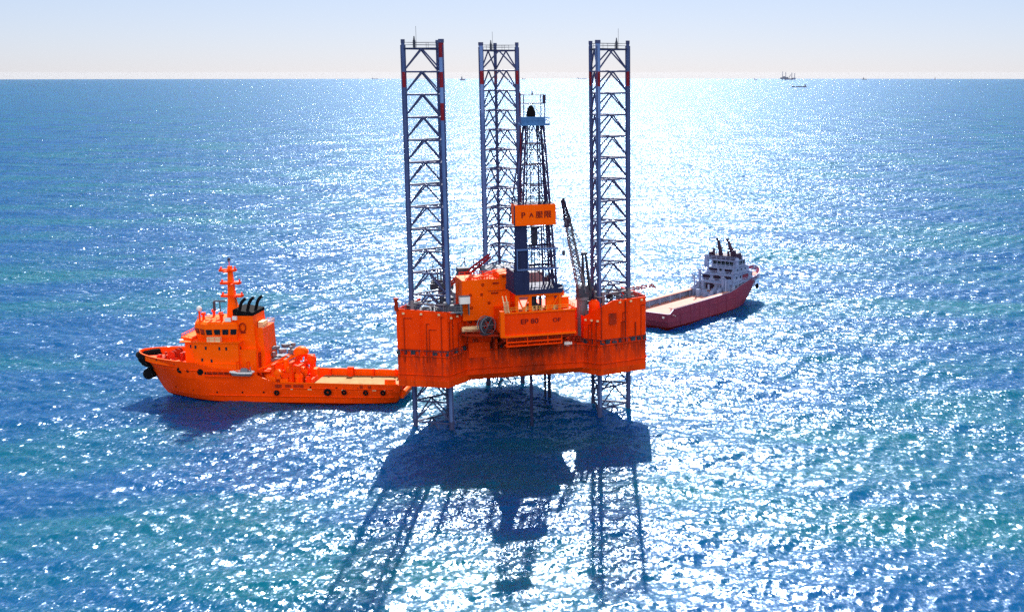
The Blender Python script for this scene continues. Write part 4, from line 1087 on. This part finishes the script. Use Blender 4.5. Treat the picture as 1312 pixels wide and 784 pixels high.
# --- the red supply ship beyond the platform
RS_O = Vector((2.3, 353.8, 0)); RS_R = math.atan2(.829, .559)
rs = thing('supply_ship', 'dark red supply ship with white wheelhouse and long open deck, beyond the platform', 'ship', RS_O, RS_R)
def rs_top(x): return float(np.interp(x, [-2, 1.0, 2.2, 36, 40, 47, 64], [4.4, 4.4, 5.6, 5.8, 7.0, 8.2, 10.2]))
def rs_deck(x): return float(np.interp(x, [-2, 36, 36.1, 64], [3.5, 3.6, 5.5, 8.6]))
lv2 = [(-1.5, 2.0, 53, [(0, 5), (.2, 6.4), (.7, 6.4), (.85, 3), (.95, .9), (1, .05)]),
       (0.3, 0.8, 56.5, [(0, 6.4), (.05, 7.0), (.15, 7.4), (.68, 7.4), (.78, 6.4), (.86, 4.4), (.93, 2.2), (1, .06)]),
       (2.0, 0.0, 58, [(0, 6.9), (.05, 7.4), (.15, 7.5), (.70, 7.5), (.80, 6.6), (.88, 4.6), (.95, 2.1), (1, .07)]),
       (rs_top, -0.3, 63.5, [(0, 7.1), (.02, 7.5), (.74, 7.6), (.80, 7.4), (.86, 6.5), (.91, 5.2), (.95, 3.6), (.98, 1.9), (1, .2)])]
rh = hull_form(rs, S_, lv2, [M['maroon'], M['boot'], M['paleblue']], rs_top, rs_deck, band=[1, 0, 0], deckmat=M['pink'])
b = MB()
for sg in (-1, 1): b.box(2.4, 35.5, sg * 6.45 - .85, sg * 6.45 + .85, 5.55, 5.75)
b.build_each('crash_rail', M['pink'], rs, smooth=False)
b = MB()
for sg in (-1, 1):
    for k in range(6):
        x = 3.5 + k * 5.7; b.box(x - .15, x + .15, sg * 5.65 - .1, sg * 5.65 + .1, 3.5, 5.55)
b.build_each('rail_stanchion', M['paleblue'], rs, smooth=False)
b = MB(); b.box(2.5, 34, -4.9, 4.9, 3.64, 3.74); b.build('deck_planking', M['pink'], rs, smooth=False)
b = MB()
for (x, z) in ((2.0, 3.6), (2.9, 3.4)): b.box(x - .25, x + .25, -7.55, -7.35, z, z + .35)
b.box(-.45, -.2, -5.8, -5.2, 3.1, 3.6)
b.build_each('mooring_plate', M['white'], rh, smooth=False)
b = MB()
for x in np.linspace(6, 48, 9): b.box(x - .12, x + .12, -7.62 if x < 40 else -7.3, -7.3, .8, 5.2)
b.tube([(1, -7.5, 3.7), (40, -7.6, 3.9)], .14, 5); b.build('fender_bar', M['maroon'], rh, smooth=False)

tiers = [(37.4, 54.0, 6.6, 5.4, 7.8), (39.4, 53.6, 5.7, 7.8, 10.0), (41.2, 52.4, 5.0, 10.0, 11.9), (42.6, 51.6, 4.2, 11.9, 14.2)]
b = MB()
for (x0, x1, w_, z0, z1) in tiers:
    b.prism([(x0, -w_), (x1 - 2, -w_), (x1, -w_ * .6), (x1, w_ * .6), (x1 - 2, w_), (x0, w_)], z0, z1)
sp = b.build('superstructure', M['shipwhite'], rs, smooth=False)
b = MB()
for (x0, x1, w_, z0, z1) in tiers: b.prism([(x0 - 1.3, -w_ - .9), (x1 - 1, -w_ - .9), (x1 + .6, -w_ * .6), (x1 + .6, w_ * .6), (x1 - 1, w_ + .9), (x0 - 1.3, w_ + .9)], z1, z1 + .2)
b.build('tier_deck', M['paleblue'], sp, smooth=False)
b = MB()
for (x0, x1, w_, z0, z1) in tiers:
    w2, xx = w_ + .85, x0 - 1.25
    b.rail([(x1 - 1, -w2, z1 + .2), (xx, -w2, z1 + .2), (xx, w2, z1 + .2), (x1 - 1, w2, z1 + .2)], 1.1, 1.5, .07)
b.build('railing', M['paleblue'], sp)
b = MB()
for y in np.arange(-3.1, 3.3, 1.5): b.box(42.5, 42.65, y - .6, y + .6, 12.5, 13.8)
for x in np.arange(43.6, 49.5, 1.6): b.box(x - .6, x + .6, -4.26, -4.15, 12.5, 13.8)
for (x0, x1, w_, z0, z1) in tiers[:3]:
    for y in np.arange(-w_ + 1.2, w_ - .5, 1.9): b.box(x0 - .07, x0 + .05, y - .35, y + .35, z0 + .9, z0 + 1.7)
    for x in np.arange(x0 + 2, x1 - 2.5, 2.4): b.box(x - .3, x + .3, -w_ - .06, -w_ + .05, z0 + 1.0, z0 + 1.7)
b.build_each('window', M['glass'], sp, smooth=False)
b = MB()
for (x0, y0, y1, z0, z1) in ((37.3, -5.6, -2.6, 5.6, 7.4), (37.3, 0.4, 3.0, 5.6, 7.4), (39.3, -4.6, -2.6, 8.0, 9.7), (39.3, -.6, 1.2, 8.0, 9.7), (39.3, 3.2, 5.0, 8.0, 9.7), (41.1, -3.8, -1.8, 10.1, 11.6), (41.1, 1.2, 3.6, 10.1, 11.6)): b.box(x0, x0 + .2, y0, y1, z0, z1)
b.build_each('doorway_recess', M['mast'], sp, smooth=False)  # flat dark boxes stand in for the shade of recessed openings
b = MB(); b.box(45, 48.6, -5.82, -5.6, 8.1, 9.8); b.build_each('red_panel', M['maroon'], sp, smooth=False)
b = MB(); rnd = random.Random(9)
for k in range(26):
    x = rnd.uniform(33.5, 38.5); y = rnd.uniform(-6.2, 6.2); s = rnd.uniform(.3, .9); z0 = 3.6 if x < 36 else 5.5
    b.box(x - s, x + s, y - s * .7, y + s * .7, z0, z0 + rnd.uniform(1.0, 3.6), rz=rnd.uniform(-.3, .3))
for y in (-5.5, 5.8): b.tube([(35, y, 5.6), (35, y, 9.5), (33.4, y, 10.4)], .25, 6)
b.bar((38.6, 6.0, 7.9), (38.6, 6.0, 11.4), .5, 8); b.bar((42, 5.6, 12), (42, 5.6, 14.6), .8, 8); b.ball((42, 5.6, 15.0), .9); b.bar((42, -5.4, 12), (42, -5.4, 14.2), .6, 8); b.ball((42, -5.4, 14.6), .8)
b.build_each('deck_machinery', M['paleblue'], rs)
b = MB(); b.box(42.4, 47.4, -4.4, 4.4, 14.3, 15.6); b.box(42.6, 45, -5.2, -4.4, 14.6, 16.6); b.box(42.6, 45, 4.4, 5.2, 14.6, 16.4)
for y in (-3.8, -1.5, 1.2, 3.8): b.bar((43.4, y, 15.5), (43.4, y, 16.6 + abs(y) * .25), .4, 6)
mb = b.build('mast_base', M['mast'], rs, smooth=False)
for y, lean in ((2.1, 1.0), (-2.0, 1.9)):
    b = MB(); b.bar((44.2, y - lean * .4, 15.5), (44.2, y + lean * .5, 19.8), .75, 8, r2=.42); b.bar((44.2, y + lean * .5, 19.8), (43.7, y + lean * .5 + .5, 20.8), .36, 8)
    b.box(43.7, 44.7, y - .9, y + .9, 17.6, 18.0); b.build('exhaust_column', M['mast'], mb)
b = MB(); b.bar((46, 0, 15.5), (46, 0, 21.0), .14, 6); b.box(45.8, 46.2, -1.4, 1.4, 19, 19.2); b.bar((45.5, 4.2, 15.4), (45.5, 4.2, 18.4), .1, 5); b.bar((45.5, -4.2, 15.4), (45.5, -4.2, 18.0), .1, 5)
b.build('antenna', M['mast'], mb)
b = MB(); b.box(52.5, 55, -2, 2, 7.8, 9.4); b.bar((56.5, 0, 8), (56.5, 0, 13), .18, 6); b.build('bow_fitting', M['paleblue'], rs, smooth=False)
b = MB(); y = -5.0; b.ring((56.8, -4.6, 4.4), .6, .3, 12, axis='Y'); b.build('anchor', M['black'], rs)

# ------------------------------------------------------------------ far vessels near the horizon
def far_point(x, y):
    """world point on the sea for a picture position of the reference frame (1312 x 784)"""
    dx, u = (x - 820) / 1600, -(y - 392) / 1600
    c, s = math.cos(PITCH), math.sin(PITCH)
    d = Vector((dx, c + u * s, -s + u * c)); a = -d.z / d.xy.length
    # H - a r = -r^2 / (2R)
    Re = 7.4e6; disc = a * a - 2 * H / Re
    r = Re * (a - math.sqrt(max(disc, 0)))
    q = d.xy.normalized() * r
    return Vector((q.x, q.y, -r * r / (2 * Re)))
def far_ship(px, py, L, Hh, house, lab, rz=0.0, rig_like=False, mat='far'):
    t = thing('distant_ship', lab, 'ship', far_point(px, py), rz, 'vessels near the horizon')
    b = MB(); w_ = L * .085
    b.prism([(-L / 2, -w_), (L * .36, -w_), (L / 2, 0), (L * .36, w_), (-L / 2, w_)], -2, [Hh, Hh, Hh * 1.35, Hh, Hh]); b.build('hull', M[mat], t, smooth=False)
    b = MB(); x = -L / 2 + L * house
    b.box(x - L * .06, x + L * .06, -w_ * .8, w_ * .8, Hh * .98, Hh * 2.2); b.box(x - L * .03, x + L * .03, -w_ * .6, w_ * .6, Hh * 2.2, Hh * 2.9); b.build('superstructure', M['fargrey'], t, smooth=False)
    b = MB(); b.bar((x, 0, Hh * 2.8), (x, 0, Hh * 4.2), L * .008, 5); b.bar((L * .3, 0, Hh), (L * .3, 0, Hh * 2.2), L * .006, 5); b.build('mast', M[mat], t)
    return t
far_ship(1024, 112.3, 78, 6, .10, 'low dark barge on the water just below the far drilling rig', R(180))
far_ship(593, 103.5, 95, 16, .3, 'dark boxy ship on the horizon between the left and middle legs', R(60))
far_ship(968, 102.8, 50, 8, .2, 'small grey ship on the horizon left of the far drilling rig', R(20), mat='fargrey')
far_ship(1108, 102.4, 95, 11, .25, 'small dark ship on the horizon right of the far drilling rig', R(30))
far_ship(1198, 102.6, 62, 12, .3, 'tiny dark ship alone on the horizon far to the right', R(70))
far_ship(671, 102.2, 70, 9, .2, 'pale ship on the horizon just right of the middle leg', R(15), mat='fargrey')
far_ship(480, 101.6, 130, 8, .2, 'faint low ship on the horizon left of the left leg', R(0), mat='fargrey')
far_ship(745, 101.6, 190, 9, .15, 'faint long ship on the horizon just left of the right leg', R(0), mat='fargrey')
fr = thing('distant_rig', 'far blue drilling rig with four thin legs on the horizon, at right', 'drilling platform', far_point(1010, 103.2), R(12))
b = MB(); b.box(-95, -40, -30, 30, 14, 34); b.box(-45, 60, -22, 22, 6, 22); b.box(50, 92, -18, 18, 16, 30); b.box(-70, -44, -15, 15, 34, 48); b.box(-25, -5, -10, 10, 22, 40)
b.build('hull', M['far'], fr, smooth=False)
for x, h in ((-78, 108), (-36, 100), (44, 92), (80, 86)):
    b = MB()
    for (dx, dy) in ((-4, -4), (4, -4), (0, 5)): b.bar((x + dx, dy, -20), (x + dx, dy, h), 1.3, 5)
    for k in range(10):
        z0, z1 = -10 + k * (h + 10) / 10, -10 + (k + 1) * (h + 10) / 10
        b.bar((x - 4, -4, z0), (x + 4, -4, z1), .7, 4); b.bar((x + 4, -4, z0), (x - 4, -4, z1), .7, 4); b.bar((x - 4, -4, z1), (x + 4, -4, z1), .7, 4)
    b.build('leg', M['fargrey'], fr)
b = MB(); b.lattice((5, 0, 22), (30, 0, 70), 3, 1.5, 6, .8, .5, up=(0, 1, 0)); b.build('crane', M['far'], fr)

# ------------------------------------------------------------------ sea air
def haze():
    b = MB(); b.box(-46000, 46000, -3000, 46000, -150, 84)
    m, nt = new_mat('sea_haze'); v = nt.nodes.new('ShaderNodeVolumePrincipled')
    v.inputs['Color'].default_value = (0.50, 0.56, 0.64, 1); v.inputs['Density'].default_value = HAZE_D; v.inputs['Anisotropy'].default_value = 0.3
    o = nt.nodes.new('ShaderNodeOutputMaterial'); nt.links.new(v.outputs[0], o.inputs['Volume'])
    ob = b.build('haze', m, smooth=False); tag(ob, kind='stuff')
HAZE_D = 3.5e-6
haze()
